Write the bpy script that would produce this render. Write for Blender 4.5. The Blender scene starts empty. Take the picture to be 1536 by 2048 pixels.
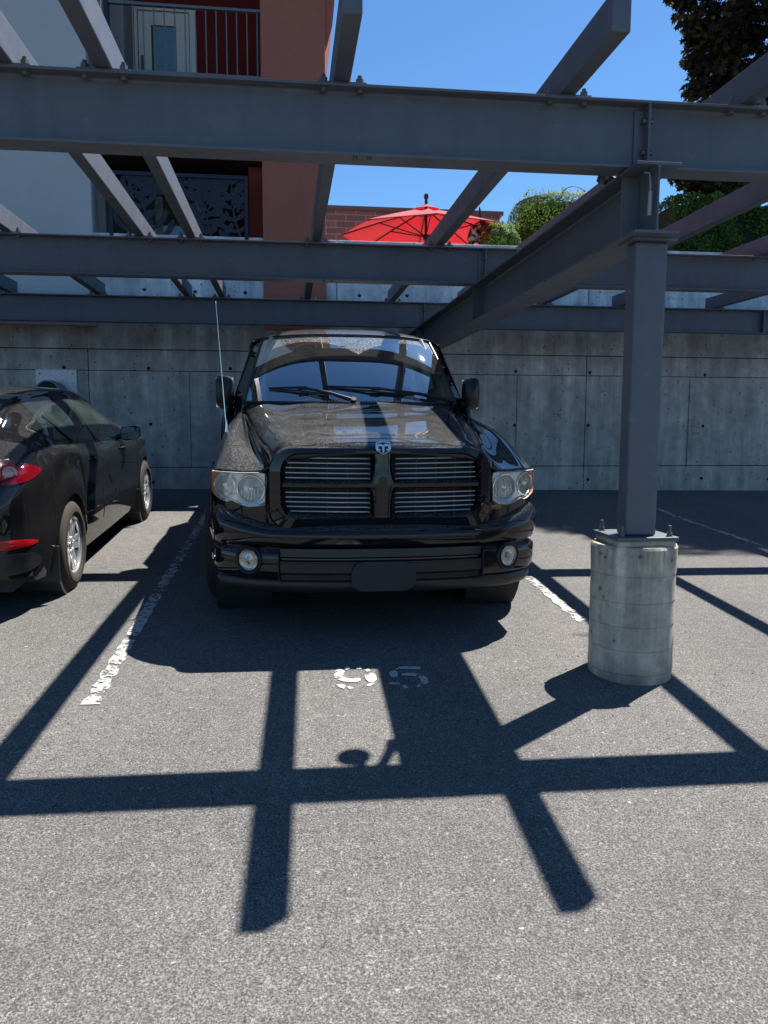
import bpy, bmesh, math, random
import numpy as np
from mathutils import Vector, Matrix
random.seed(7); RNG = np.random.default_rng(11)
SC = bpy.context.scene; COL = SC.collection
# ---------------- camera ----------------
CAMH = 1.40289; FPX = 1557.96
YAW, PITCH, ROLL = 0.12239, 0.11161, 0.00322
def cam_axes():
    cy, sy = math.cos(YAW), math.sin(YAW)
    f = Vector((sy, cy, 0)); r = Vector((cy, -sy, 0)); u = Vector((0, 0, 1))
    f2 = f*math.cos(PITCH) - u*math.sin(PITCH); u2 = u*math.cos(PITCH) + f*math.sin(PITCH)
    r3 = r*math.cos(ROLL) + u2*math.sin(ROLL); u3 = u2*math.cos(ROLL) - r*math.sin(ROLL)
    return r3, u3, f2
RX, UX, FX = cam_axes()
cam = bpy.data.cameras.new('camera'); camo = bpy.data.objects.new('camera', cam); COL.objects.link(camo)
cam.sensor_fit = 'VERTICAL'; cam.sensor_height = 36; cam.lens = FPX/2048*36; cam.clip_end = 2000; cam.clip_start = .05
camo.matrix_world = Matrix(((RX.x, UX.x, -FX.x, 0), (RX.y, UX.y, -FX.y, 0), (RX.z, UX.z, -FX.z, CAMH), (0, 0, 0, 1)))
SC.camera = camo
def at(x, y, Y):                       # point at depth Y seen in the direction (x, y) of the survey photograph
    d = RX*((x-768)/FPX) - UX*((y-1024)/FPX) + FX
    return Vector((0, 0, CAMH)) + d*(Y/d.y)
# ---------------- light ----------------
SUNV = Vector((0.46866, 0.36615, 1)).normalized()
w = bpy.data.worlds.new('World'); SC.world = w; w.use_nodes = True
nt = w.node_tree; bg = nt.nodes['Background']; sky = nt.nodes.new('ShaderNodeTexSky'); sky.sky_type = 'NISHITA'
sky.sun_disc = False; sky.sun_elevation = math.asin(SUNV.z); sky.sun_rotation = math.atan2(SUNV.x, SUNV.y)
sky.air_density = 1.0; sky.dust_density = 0.15; sky.ozone_density = 2.2; sky.altitude = 300
tint = nt.nodes.new('ShaderNodeMix'); tint.data_type = 'RGBA'; tint.blend_type = 'MULTIPLY'; tint.inputs[0].default_value = 1; tint.inputs[7].default_value = (.65, .97, 1.22, 1)
nt.links.new(sky.outputs[0], tint.inputs[6]); nt.links.new(tint.outputs[2], bg.inputs[0]); bg.inputs[1].default_value = 0.053
sl = bpy.data.lights.new('sun', 'SUN'); so = bpy.data.objects.new('sun', sl); COL.objects.link(so)
sl.energy = 5.0; sl.angle = math.radians(0.53); sl.color = (1, .955, .89)
so.rotation_euler = SUNV.to_track_quat('Z', 'Y').to_euler(); so.location = (6, 8, 14)
SC.view_settings.view_transform = 'Standard'; SC.view_settings.look = 'None'
SC.view_settings.gamma = 1; SC.view_settings.exposure = 1.28; SC.view_settings.use_curve_mapping = False
SC.cycles.max_bounces = 7; SC.cycles.transparent_max_bounces = 12; SC.cycles.sample_clamp_indirect = 6
SC.cycles.caustics_reflective = False; SC.cycles.caustics_refractive = False
# ---------------- ground shape ----------------
def g(x, y):
    y2 = max(-12.0, min(y, 10.2))
    yy = max(0.0, y2)
    z = 0.06178*y2 - 0.00084*y2*abs(y2) if y2 > 0 else 0.045*y2
    return z + 0.03*max(0.0, min(y, 9.95) - 7.9) - 0.00962*max(-15, min(x, 25))
# ---------------- object helpers ----------------
def tag(o, label=None, cat=None, group=None, kind=None):
    if label: o['label'] = label
    if cat: o['category'] = cat
    if group: o['group'] = group
    if kind: o['kind'] = kind
    return o
def thing(name, label, cat, loc=(0, 0, 0), group=None, rot=(0, 0, 0)):
    o = bpy.data.objects.new(name, None); COL.objects.link(o); o.location = loc; o.rotation_euler = rot
    o.empty_display_size = .2
    return tag(o, label, cat, group)
class MB:
    def __init__(s): s.v = []; s.f = []; s.m = []
    def add(s, vs, fs, mi=0):
        n = len(s.v); s.v += [tuple(v) for v in vs]; s.f += [tuple(i+n for i in f) for f in fs]; s.m += [mi]*len(fs)
    def box(s, a, b, mi=0, mat=None):
        x0, y0, z0 = a; x1, y1, z1 = b
        vs = [Vector(p) for p in ((x0,y0,z0),(x1,y0,z0),(x1,y1,z0),(x0,y1,z0),(x0,y0,z1),(x1,y0,z1),(x1,y1,z1),(x0,y1,z1))]
        if mat: vs = [mat @ v for v in vs]
        s.add(vs, [(0,3,2,1),(4,5,6,7),(0,1,5,4),(1,2,6,5),(2,3,7,6),(3,0,4,7)], mi)
    def prism(s, poly, axis, a, b, mi=0):
        # poly 2D; axis 'x': (y,z) ; 'y': (x,z) ; 'z': (x,y)
        def P(p, t): return {'x': (t, p[0], p[1]), 'y': (p[0], t, p[1]), 'z': (p[0], p[1], t)}[axis]
        n = len(poly); vs = [P(p, a) for p in poly] + [P(p, b) for p in poly]
        fs = [tuple(range(n)), tuple(range(2*n-1, n-1, -1))] + [(i, i+n, (i+1) % n+n, (i+1) % n) for i in range(n)]
        s.add(vs, fs, mi)
    def cyl(s, p0, p1, r0, r1=None, n=16, cap=True, mi=0):
        p0, p1 = Vector(p0), Vector(p1); r1 = r0 if r1 is None else r1
        d = (p1-p0).normalized(); a = d.orthogonal().normalized(); b = d.cross(a)
        vs = [p0+(a*math.cos(t)+b*math.sin(t))*r0 for t in [2*math.pi*i/n for i in range(n)]]
        vs += [p1+(a*math.cos(t)+b*math.sin(t))*r1 for t in [2*math.pi*i/n for i in range(n)]]
        fs = [(i, (i+1) % n, (i+1) % n+n, i+n) for i in range(n)]
        if cap: fs += [tuple(range(n-1, -1, -1)), tuple(range(n, 2*n))]
        s.add(vs, fs, mi)
    def tube(s, pts, r, n=8, mi=0, cap=True):
        pts = [Vector(p) for p in pts]; R = r if isinstance(r, (list, tuple)) else [r]*len(pts)
        ring = []; a = None
        for i, p in enumerate(pts):
            d = (pts[min(i+1, len(pts)-1)]-pts[max(i-1, 0)]).normalized()
            a = d.orthogonal().normalized() if a is None else (a-d*a.dot(d)).normalized()
            b = d.cross(a); ring.append([p+(a*math.cos(t)+b*math.sin(t))*R[i] for t in [2*math.pi*k/n for k in range(n)]])
        vs = [q for rr in ring for q in rr]
        fs = [(i*n+k, i*n+(k+1) % n, (i+1)*n+(k+1) % n, (i+1)*n+k) for i in range(len(pts)-1) for k in range(n)]
        if cap: fs += [tuple(range(n-1, -1, -1)), tuple(range((len(pts)-1)*n, len(pts)*n))]
        s.add(vs, fs, mi)
    def lathe(s, prof, c, ax, n=32, mi=0, a0=0, a1=2*math.pi):
        # prof: list of (r, h) along axis ax from centre c
        c = Vector(c); d = Vector(ax).normalized(); a = d.orthogonal().normalized(); b = d.cross(a)
        full = abs(a1-a0-2*math.pi) < 1e-6; m = n if full else n+1
        vs = [c+d*h+(a*math.cos(t)+b*math.sin(t))*r for r, h in prof for t in [a0+(a1-a0)*k/n for k in range(m)]]
        fs = [(i*m+k, i*m+(k+1) % m, (i+1)*m+(k+1) % m, (i+1)*m+k) for i in range(len(prof)-1) for k in range(n)]
        s.add(vs, fs, mi)
    def grid(s, fn, nu, nv, mi=0, flip=False, keep=None):
        vs = [fn(i/nu, j/nv) for j in range(nv+1) for i in range(nu+1)]
        fs = []
        for j in range(nv):
            for i in range(nu):
                if keep and not keep((i+.5)/nu, (j+.5)/nv): continue
                q = (j*(nu+1)+i, j*(nu+1)+i+1, (j+1)*(nu+1)+i+1, (j+1)*(nu+1)+i)
                fs.append(q[::-1] if flip else q)
        s.add(vs, fs, mi)
    def mirror(s):
        n = len(s.v); s.v += [(-x, y, z) for x, y, z in s.v]; s.f += [tuple(i+n for i in f[::-1]) for f in s.f]; s.m += list(s.m)
    def build(s, name, mats, parent=None, smooth=False, bevel=0, sub=0, angle=35, loc=None, solid=0, weld=0):
        me = bpy.data.meshes.new(name); me.from_pydata(s.v, [], s.f); me.update()
        if weld:
            bm = bmesh.new(); bm.from_mesh(me); bmesh.ops.remove_doubles(bm, verts=bm.verts, dist=weld); bm.to_mesh(me); bm.free()
        if not isinstance(mats, (list, tuple)): mats = [mats]
        for m in mats: me.materials.append(m)
        if len(mats) > 1 and not weld: me.polygons.foreach_set('material_index', s.m)
        if smooth:
            me.polygons.foreach_set('use_smooth', [True]*len(me.polygons))
            if angle < 180: me.set_sharp_from_angle(angle=math.radians(angle))
        o = bpy.data.objects.new(name, me); COL.objects.link(o)
        if parent: o.parent = parent
        if loc: o.location = loc
        if solid:
            md = o.modifiers.new('solid', 'SOLIDIFY'); md.thickness = solid; md.offset = -1
        if sub:
            md = o.modifiers.new('sub', 'SUBSURF'); md.levels = sub; md.render_levels = sub
        if bevel:
            md = o.modifiers.new('bevel', 'BEVEL'); md.width = bevel; md.segments = 2; md.limit_method = 'ANGLE'; md.angle_limit = math.radians(40)
            md.harden_normals = False
        return o
def pieces(mb, name, mats, parent=None, margin=.003, **kw):
    # one object per separate piece: faces whose bounding boxes touch belong to the same piece
    n = len(mb.v); par = list(range(n))
    def find(a):
        while par[a] != a: par[a] = par[par[a]]; a = par[a]
        return a
    for f in mb.f:
        r0 = find(f[0])
        for i in f[1:]: par[find(i)] = r0
    V = np.array(mb.v); roots = np.array([find(i) for i in range(n)]); ids = list(dict.fromkeys(roots.tolist()))
    bb = [(V[roots == r].min(0)-margin, V[roots == r].max(0)+margin) for r in ids]; grp = list(range(len(ids)))
    def gf(a):
        while grp[a] != a: a = grp[a]
        return a
    for i in range(len(ids)):
        for j in range(i):
            if (bb[i][0] <= bb[j][1]).all() and (bb[j][0] <= bb[i][1]).all(): grp[gf(i)] = gf(j)
    rid = {r: gf(k) for k, r in enumerate(ids)}; out = []
    for gk in sorted(set(rid.values())):
        m = MB(); mp = {}
        for f, mi in zip(mb.f, mb.m):
            if rid[int(roots[f[0]])] != gk: continue
            for i in f:
                if i not in mp: mp[i] = len(m.v); m.v.append(mb.v[i])
            m.f.append(tuple(mp[i] for i in f)); m.m.append(mi)
        out.append(m.build(name, mats, parent, **kw))
    return out
def curve_fn(xs, ys):
    xs = np.array(xs, float); ys = np.array(ys, float); m = np.gradient(ys, xs)
    def f(x):
        x = float(min(max(x, xs[0]), xs[-1])); i = int(min(max(np.searchsorted(xs, x)-1, 0), len(xs)-2)); h = xs[i+1]-xs[i]; t = (x-xs[i])/h
        return float((2*t**3-3*t**2+1)*ys[i]+(t**3-2*t**2+t)*h*m[i]+(-2*t**3+3*t**2)*ys[i+1]+(t**3-t**2)*h*m[i+1])
    return f
def lerp(a, b, t): return a+(b-a)*t
def copy_tree(o, parent=None):
    c = o.copy(); COL.objects.link(c); c.parent = parent
    for ch in list(o.children): copy_tree(ch, c)
    return c
# ---------------- materials ----------------
def mat(name, color=(.5, .5, .5), rough=.5, metal=0, coat=0, spec=.5, **kw):
    m = bpy.data.materials.new(name); m.use_nodes = True; b = m.node_tree.nodes['Principled BSDF']
    b.inputs['Base Color'].default_value = (*color, 1); b.inputs['Roughness'].default_value = rough; b.inputs['Metallic'].default_value = metal
    b.inputs['Coat Weight'].default_value = coat; b.inputs['Coat Roughness'].default_value = .03; b.inputs['Specular IOR Level'].default_value = spec
    for k, v in kw.items():
        b.inputs[k.replace('_', ' ')].default_value = v
    return m
class NT:
    def __init__(s, m): s.t = m.node_tree; s.b = s.t.nodes['Principled BSDF']; s.co = None
    def n(s, t, **kw):
        nd = s.t.nodes.new('ShaderNode'+t)
        for k, v in kw.items():
            if k in nd.inputs: nd.inputs[k].default_value = v
            else: setattr(nd, k, v)
        return nd
    def l(s, a, b): s.t.links.new(a, b)
    def coord(s, scale=None, obj=True):
        if not s.co: s.co = s.n('TexCoord')
        out = s.co.outputs['Object']
        if scale:
            mp = s.n('Mapping'); mp.inputs['Scale'].default_value = scale; s.l(out, mp.inputs[0]); out = mp.outputs[0]
        return out
    def noise(s, scale, detail=4, rough=.55, co=None, dist=0):
        nd = s.n('TexNoise', Scale=scale, Detail=detail, Roughness=rough, Distortion=dist); s.l(co or s.coord(), nd.inputs['Vector']); return nd.outputs[0]
    def ramp(s, x, stops, interp='LINEAR'):
        r = s.n('ValToRGB'); r.color_ramp.interpolation = interp; e = r.color_ramp.elements
        while len(e) < len(stops): e.new(.5)
        for i, (p, c) in enumerate(stops):
            e[i].position = p; e[i].color = (*c, 1) if len(c) == 3 else c
        s.l(x, r.inputs[0]); return r.outputs[0]
    def mix(s, f, a, b, mode='MIX'):
        m = s.n('Mix', data_type='RGBA', blend_type=mode)
        for sock, v in ((m.inputs[0], f), (m.inputs[6], a), (m.inputs[7], b)):
            if isinstance(v, bpy.types.NodeSocket): s.l(v, sock)
            elif isinstance(v, (int, float)): sock.default_value = v if sock.type == 'VALUE' else (v, v, v, 1)
            else: sock.default_value = (*v, 1)
        return m.outputs[2]
    def math(s, op, a, b=0.0, c=0.0):
        m = s.n('Math', operation=op)
        for k, v in enumerate((a, b, c)):
            if isinstance(v, bpy.types.NodeSocket): s.l(v, m.inputs[k])
            else: m.inputs[k].default_value = v
        return m.outputs[0]
    def bump(s, h, strength=.3, dist=.01):
        b = s.n('Bump', Strength=strength, Distance=dist); s.l(h, b.inputs['Height']); s.l(b.outputs[0], s.b.inputs['Normal'])
def asphalt():
    m = mat('asphalt', rough=.9); N = NT(m)
    v = N.n('TexVoronoi', Scale=95.0, Randomness=1.0); N.l(N.coord(), v.inputs['Vector'])
    n1 = N.noise(170, 3, .72); n2 = N.noise(.9, 4, .6); n3 = N.noise(14, 3, .6)
    grain = N.ramp(n1, [(.30, (.026, .026, .027)), (.46, (.096, .094, .092)), (.60, (.195, .19, .182)), (.73, (.37, .36, .34))])
    st = N.ramp(v.outputs['Color'], [(.0, (.62, .62, .62)), (.86, (1.0, 1.0, 1.0)), (.94, (1.5, 1.47, 1.42)), (1, (2.1, 2.0, 1.9))])
    c = N.mix(.8, grain, st, 'MULTIPLY')
    c = N.mix(1, c, N.ramp(n2, [(.3, (.86, .86, .87)), (.7, (1.12, 1.1, 1.08))]), 'MULTIPLY')
    c = N.mix(1, c, N.ramp(n3, [(.3, (.90, .90, .90)), (.7, (1.08, 1.08, 1.08))]), 'MULTIPLY')
    # dark pits, oil drops and pale chips
    pit = N.ramp(N.noise(23, 2, .5), [(.20, (.25, .25, .25)), (.245, (1, 1, 1))]); c = N.mix(1, c, pit, 'MULTIPLY')
    oil = N.ramp(N.noise(2.1, 2, .4, dist=.4), [(.215, (.6, .6, .61)), (.25, (1, 1, 1))]); c = N.mix(1, c, oil, 'MULTIPLY')
    N.l(c, N.b.inputs['Base Color']); N.bump(n1, .55, .004); N.b.inputs['Specular IOR Level'].default_value = .2
    return m
def worn_paint(col=(.43, .43, .415), lo=.462, hi=.51, sc=26):
    m = mat('worn_paint', col, .75); N = NT(m)
    a = N.noise(sc, 5, .72); b = N.noise(3.2, 2, .5); s_ = N.math('ADD', N.math('MULTIPLY', a, .72), N.math('MULTIPLY', b, .28))
    f = N.ramp(s_, [(lo, (0, 0, 0)), (hi, (1, 1, 1))]); tr = N.n('BsdfTransparent'); mx = N.n('MixShader')
    out = [n for n in N.t.nodes if n.type == 'OUTPUT_MATERIAL'][0]
    N.l(f, mx.inputs[0]); N.l(tr.outputs[0], mx.inputs[1]); N.l(N.b.outputs[0], mx.inputs[2]); N.l(mx.outputs[0], out.inputs[0])
    c = N.mix(N.noise(90, 3, .6), [x*.75 for x in col], col); N.l(c, N.b.inputs['Base Color'])
    return m
def concrete(name='concrete', base=(.30, .30, .29), dark=.55, stain_top=None, scale=1.0, pits=True):
    m = mat(name, rough=.88, spec=.25); N = NT(m)
    big = N.noise(1.1*scale, 5, .62); med = N.noise(7*scale, 4, .6); fine = N.noise(75, 3, .6)
    streak = N.noise(1.6*scale, 5, .65, co=N.coord((3.2, 3.2, .30)))
    blot = N.noise(2.6*scale, 5, .7, dist=.6)
    c = N.mix(big, [b*dark for b in base], [b*1.25 for b in base])
    c = N.mix(1, c, N.ramp(med, [(.25, (.78, .78, .79)), (.75, (1.16, 1.16, 1.15))]), 'MULTIPLY')
    c = N.mix(1, c, N.ramp(streak, [(.34, (.74, .75, .77)), (.5, (.98, .98, .98)), (.66, (1.32, 1.32, 1.31))]), 'MULTIPLY')
    c = N.mix(1, c, N.ramp(blot, [(.35, (.83, .83, .835)), (.52, (1, 1, 1)), (.68, (1.2, 1.2, 1.19))]), 'MULTIPLY')
    c = N.mix(1, c, N.ramp(fine, [(.2, (.88, .88, .88)), (.8, (1.08, 1.08, 1.08))]), 'MULTIPLY')
    if pits:
        v = N.n('TexVoronoi', Scale=12.0); N.l(N.coord(), v.inputs['Vector'])
        gate = N.ramp(N.noise(2.3, 3, .6), [(.42, (0, 0, 0)), (.54, (1, 1, 1))])
        p = N.ramp(v.outputs[0], [(.11, (1, 1, 1)), (.17, (0, 0, 0))]); pf = N.math('MULTIPLY', p, gate)
        c = N.mix(N.math('MULTIPLY', pf, .75), c, (.05, .05, .055))
    if stain_top:
        z0, z1, col = stain_top
        sx = N.n('SeparateXYZ'); N.l(N.coord(), sx.inputs[0])
        zz = N.math('ADD', sx.outputs[2], N.math('MULTIPLY', N.noise(3, 5, .7), .5))
        f = N.n('MapRange'); N.l(zz, f.inputs[0]); f.inputs[1].default_value = z0; f.inputs[2].default_value = z1
        f2 = N.math('MULTIPLY', f.outputs[0], N.ramp(N.noise(2.2, 5, .7, co=N.coord((1, 1, .6))), [(.3, (.2, .2, .2)), (.65, (1, 1, 1))]))
        c = N.mix(f2, c, N.mix(1, c, col, 'MULTIPLY'))
    N.l(c, N.b.inputs['Base Color']); N.bump(N.mix(.5, med, fine), .25, .01)
    return m
def stucco(name, col, var=.12, sc=120):
    m = mat(name, rough=.92, spec=.2); N = NT(m)
    c = N.mix(N.noise(1.6, 4, .6), [x*(1-var) for x in col], [x*(1+var) for x in col])
    c = N.mix(1, c, N.ramp(N.noise(sc, 2, .6), [(.3, (.88, .88, .88)), (.7, (1.1, 1.1, 1.1))]), 'MULTIPLY')
    N.l(c, N.b.inputs['Base Color']); N.bump(N.noise(sc, 3, .6), .4, .006); return m
def steel_paint():
    m = mat('painted_steel', (.085, .092, .105), .42, 0, spec=.55); N = NT(m)
    n = N.noise(3, 4, .6, co=N.coord((1, 1, 2)))
    c = N.mix(n, (.068, .080, .104), (.098, .110, .132))
    d = N.ramp(N.noise(16, 5, .7), [(.60, (1, 1, 1)), (.72, (1.7, 1.6, 1.45))]); c = N.mix(.6, c, d, 'MULTIPLY')
    st = N.ramp(N.noise(2.2, 5, .7, co=N.coord((4, 4, .5))), [(.36, (.80, .80, .79)), (.5, (1, 1, 1)), (.68, (1.10, 1.10, 1.09))]); c = N.mix(.6, c, st, 'MULTIPLY')
    N.l(c, N.b.inputs['Base Color']); N.l(N.ramp(N.noise(9, 4, .6), [(.3, (.38, .38, .38)), (.7, (.54, .54, .54))]), N.b.inputs['Roughness'])
    return m
def car_paint(name, dust_amt=.6, base=(.006, .006, .007), dust_col=(.30, .27, .235), side=.06, speck=150):
    m = mat(name, base, .16, 0, coat=1.0, spec=.0); N = NT(m)
    gm = N.n('NewGeometry'); sx = N.n('SeparateXYZ'); N.l(gm.outputs['Normal'], sx.inputs[0])
    up = N.n('MapRange'); N.l(sx.outputs[2], up.inputs[0]); up.inputs[1].default_value = .62; up.inputs[2].default_value = .97
    sp = N.ramp(N.noise(speck, 2, .75), [(.44, (.0, .0, .0)), (.62, (1, 1, 1))])
    pat = N.ramp(N.noise(5.5, 5, .65), [(.3, (.45, .45, .45)), (.7, (1, 1, 1))])
    film = N.math('MULTIPLY', N.math('MULTIPLY', up.outputs[0], pat), dust_amt)
    d1 = N.math('MULTIPLY', film, N.math('ADD', N.math('MULTIPLY', sp, .72), .05))
    d2 = N.math('MULTIPLY', N.ramp(N.noise(3.5, 4, .6), [(.3, (.5, .5, .5)), (.75, (1, 1, 1))]), side)
    f = N.math('MINIMUM', N.math('ADD', d1, d2), .9)
    N.l(N.mix(f, base, dust_col), N.b.inputs['Base Color'])
    N.l(N.math('ADD', N.math('MULTIPLY', d1, .55), .10), N.b.inputs['Roughness'])
    N.l(N.math('SUBTRACT', 1.0, N.math('MULTIPLY', N.math('ADD', d1, N.math('MULTIPLY', d2, .5)), .30)), N.b.inputs['Coat Weight'])
    N.l(N.math('ADD', N.math('MULTIPLY', film, .02), .012), N.b.inputs['Coat Roughness'])
    return m
def glass_film(name, tint=(.55, .68, .66), dust=.12, clean=None, refl=1.3):
    m = bpy.data.materials.new(name); m.use_nodes = True; t = m.node_tree; t.nodes.clear()
    N = NT.__new__(NT); N.t = t; N.co = None; N.b = None
    out = N.n('OutputMaterial'); tr = N.n('BsdfTransparent'); tr.inputs[0].default_value = (*tint, 1)
    gl = N.n('BsdfGlossy', Roughness=.01); gl.inputs[0].default_value = (.95, .98, 1, 1)
    fr = N.n('Fresnel', IOR=1.52); mx = N.n('MixShader'); f2 = N.math('MINIMUM', N.math('ADD', N.math('MULTIPLY', fr.outputs[0], refl), .01), 1.0)
    N.l(f2, mx.inputs[0]); N.l(tr.outputs[0], mx.inputs[1]); N.l(gl.outputs[0], mx.inputs[2])
    df = N.n('BsdfDiffuse'); df.inputs[0].default_value = (.43, .43, .40, 1); m2 = N.n('MixShader')
    a = N.ramp(N.noise(130, 2, .6), [(.45, (.15, .15, .15)), (.62, (1, 1, 1))]); b = N.ramp(N.noise(2.5, 4, .6), [(.3, (.5, .5, .5)), (.7, (1, 1, 1))])
    d = N.math('MULTIPLY', N.math('MULTIPLY', a, b), dust)
    if clean:      # wiped arcs: (cx, cz, r0, r1) in object x / z
        sx = N.n('SeparateXYZ'); N.l(N.coord(), sx.inputs[0]); tot = None
        for cx, cz, r0, r1 in clean:
            dx = N.math('SUBTRACT', sx.outputs[0], cx); dz = N.math('MULTIPLY', N.math('SUBTRACT', sx.outputs[2], cz), 1.35)
            r = N.math('SQRT', N.math('ADD', N.math('MULTIPLY', dx, dx), N.math('MULTIPLY', dz, dz)))
            k = N.math('MULTIPLY', N.math('GREATER_THAN', r, r0), N.math('LESS_THAN', r, r1))
            tot = k if tot is None else N.math('MAXIMUM', tot, k)
        d = N.math('MULTIPLY', d, N.math('SUBTRACT', 1.0, N.math('MULTIPLY', tot, .86)))
    N.l(d, m2.inputs[0]); N.l(mx.outputs[0], m2.inputs[1]); N.l(df.outputs[0], m2.inputs[2]); N.l(m2.outputs[0], out.inputs[0])
    return m
def leaf_mat(name, c0, c1, trans=.35, rough=.7):
    m = mat(name, c0, rough, spec=.18); N = NT(m)
    oi = N.n('NewGeometry'); r = oi.outputs['Random Per Island']
    c = N.mix(r, c0, c1); N.l(c, N.b.inputs['Base Color'])
    tl = N.n('BsdfTranslucent'); N.l(N.mix(.5, c, [min(1, x*1.8) for x in c1]), tl.inputs[0]); mx = N.n('MixShader'); mx.inputs[0].default_value = trans
    out = [n for n in N.t.nodes if n.type == 'OUTPUT_MATERIAL'][0]
    N.l(N.b.outputs[0], mx.inputs[1]); N.l(tl.outputs[0], mx.inputs[2]); N.l(mx.outputs[0], out.inputs[0])
    return m
MT = dict(
    asphalt=asphalt(), paintline=worn_paint(), paintnum=worn_paint((.46, .46, .445), lo=.40, hi=.45, sc=34), steel=steel_paint(),
    conc=concrete('wall_concrete', (.455, .435, .40), .62, stain_top=(2.35, 2.75, (.62, .56, .46))),
    conc_up=concrete('upper_concrete', (.60, .61, .62), .6),  # same wall as below, paler: stronger sky light is put into its colour
    conc_ped=concrete('pedestal_concrete', (.50, .445, .355), .60, stain_top=None, scale=2.2),
    grout=concrete('grout', (.42, .36, .28), .6, pits=False),
    stucco=stucco('grey_stucco', (.46, .455, .45)), red=stucco('terracotta_stucco', (.33, .118, .085)), dkred=stucco('dark_red_wall', (.16, .022, .018), sc=60),
    redw=stucco('red_wall', (.20, .038, .026), sc=60), hole=mat('hole_dark', (.012, .012, .014), .9), white=mat('white_paint', (.72, .70, .64), .45),
    beige=mat('beige_frame', (.58, .54, .45), .5), greyw=stucco('warm_grey_wall', (.30, .28, .27), sc=60),
    soffit=mat('soffit_wood', (.045, .018, .012), .7), fascia=mat('fascia_red', (.20, .05, .04), .7), rail=mat('railing_paint', (.10, .11, .13), .45),
    navy=mat('navy_metal', (.004, .009, .024), .6), bolt=mat('bolt_steel', (.12, .12, .12), .5, .6), boltl=mat('bolt_painted', (.10, .105, .11), .4, .2),
    plastic=mat('black_plastic', (.013, .013, .014), .42), rubber=mat('tyre_rubber', (.022, .021, .020), .8, spec=.3), rubberd=mat('tyre_rubber_dusty', (.048, .040, .034), .9, spec=.2),
    chrome=mat('chrome', (.86, .86, .87), .07, 1), satin=mat('satin_chrome', (.78, .78, .76), .24, 1), alloy=mat('alloy_rim', (.80, .81, .82), .25, .8),
    dark=mat('dark_interior', (.018, .018, .019), .8), seat=mat('seat_grey', (.09, .085, .08), .8), dash=mat('dashboard', (.11, .115, .11), .7), headl=mat('headliner', (.30, .33, .30), .9),
    amber=mat('amber_lens', (.88, .20, .03), .3, coat=.5), redlens=mat('red_lens', (.14, .002, .006), .12, coat=1), redrefl=mat('red_reflector', (.42, .006, .01), .2),
    lampw=mat('lamp_white', (.88, .87, .82), .3), galv=None)
def galvanised():
    m = mat('galvanised_plate', (.5, .53, .56), .5, .25); N = NT(m); v = N.n('TexVoronoi', Scale=70.0); N.l(N.coord(), v.inputs['Vector'])
    N.l(N.ramp(v.outputs['Color'], [(0, (.50, .53, .57)), (1, (.72, .75, .78))]), N.b.inputs['Base Color']); return m
MT['galv'] = galvanised(); MT['fogr'] = mat('fog_reflector', (.42, .43, .44), .18, 1); MT['trim'] = mat('bumper_trim', (.012, .012, .014), .22, spec=.35); MT['flute'] = mat('fluted_reflector', (.92, .92, .90), .28, .6); MT['bar'] = mat('grille_bar', (.50, .50, .49), .30, .75)
MT['truck'] = car_paint('truck_paint', .85, dust_col=(.27, .27, .265), side=.004, speck=140)
MT['hatch'] = car_paint('hatchback_paint', .40, base=(.007, .007, .008), dust_col=(.30, .295, .285), side=.022, speck=190)
MT['clear'] = glass_film('clear_lens', (.97, .97, .95), .26, refl=.30)
MT['shield'] = glass_film('windshield_glass', (.66, .80, .76), .85, refl=7.0, clean=[(.44, 1.22, .08, .60), (-.30, 1.22, .08, .60)])
MT['sideg'] = glass_film('side_glass', (.13, .16, .155), .04)
# ======================= SETTING =======================
mb = MB()
xs = [-60, -40, -25] + [-15+.5*i for i in range(61)] + [20, 30, 45, 60]; ys = [-60, -40, -25] + [-12+.4*i for i in range(56)] + [10.2]
mb.add([(x, y, g(x, y)) for y in ys for x in xs], [(j*len(xs)+i, j*len(xs)+i+1, (j+1)*len(xs)+i+1, (j+1)*len(xs)+i) for j in range(len(ys)-1) for i in range(len(xs)-1)])
tag(mb.build('ground', MT['asphalt'], smooth=True, angle=180), kind='structure')
YW = 9.9; ZT = 3.66
mb = MB(); mb.add([(-80, YW+.4, ZT-.12), (90, YW+.4, ZT-.12), (300, 900, ZT), (-300, 900, ZT)], [(0, 1, 2, 3)])
tag(mb.build('terrace_ground', concrete('terrace_paving', (.3, .29, .27))), kind='structure')
def line_strip(name, x, y0, y1, label, wd=.068):
    mb = MB(); n = int((y1-y0)/.05)
    ph = random.random()*9
    for k in range(n):
        a, b = y0+(y1-y0)*k/n, y0+(y1-y0)*(k+1)/n
        def e(s, y): return x+s*(wd/2+.006*math.sin(37*y+ph)+.005*math.sin(91*y+2*ph))
        P = [(e(-1, a), a), (e(1, a), a), (e(1, b), b), (e(-1, b), b)]
        mb.add([(p[0], p[1], g(*p)+.004) for p in P], [(0, 1, 2, 3)])
    return tag(mb.build(name, MT['paintline']), label, 'parking line', 'worn white parking stall lines')
line_strip('stall_line', -.853, 3.35, 9.5, 'worn white stall line between the hatchback and the pickup truck')
line_strip('stall_line', 1.735, 4.36, 9.5, 'worn white stall line running from behind the round pedestal past the pickup')
line_strip('stall_line', 4.24, 4.8, 9.5, 'worn white stall line in the empty bay on the far right')
def ong(x, y):
    d = RX*((x-768)/FPX) - UX*((y-1024)/FPX) + FX; t = 3.0
    for _ in range(40):
        P = Vector((0, 0, CAMH))+d*t; F_ = P.z-g(P.x, P.y); t -= F_/(d.z-.055*d.y)
    return P
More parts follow.
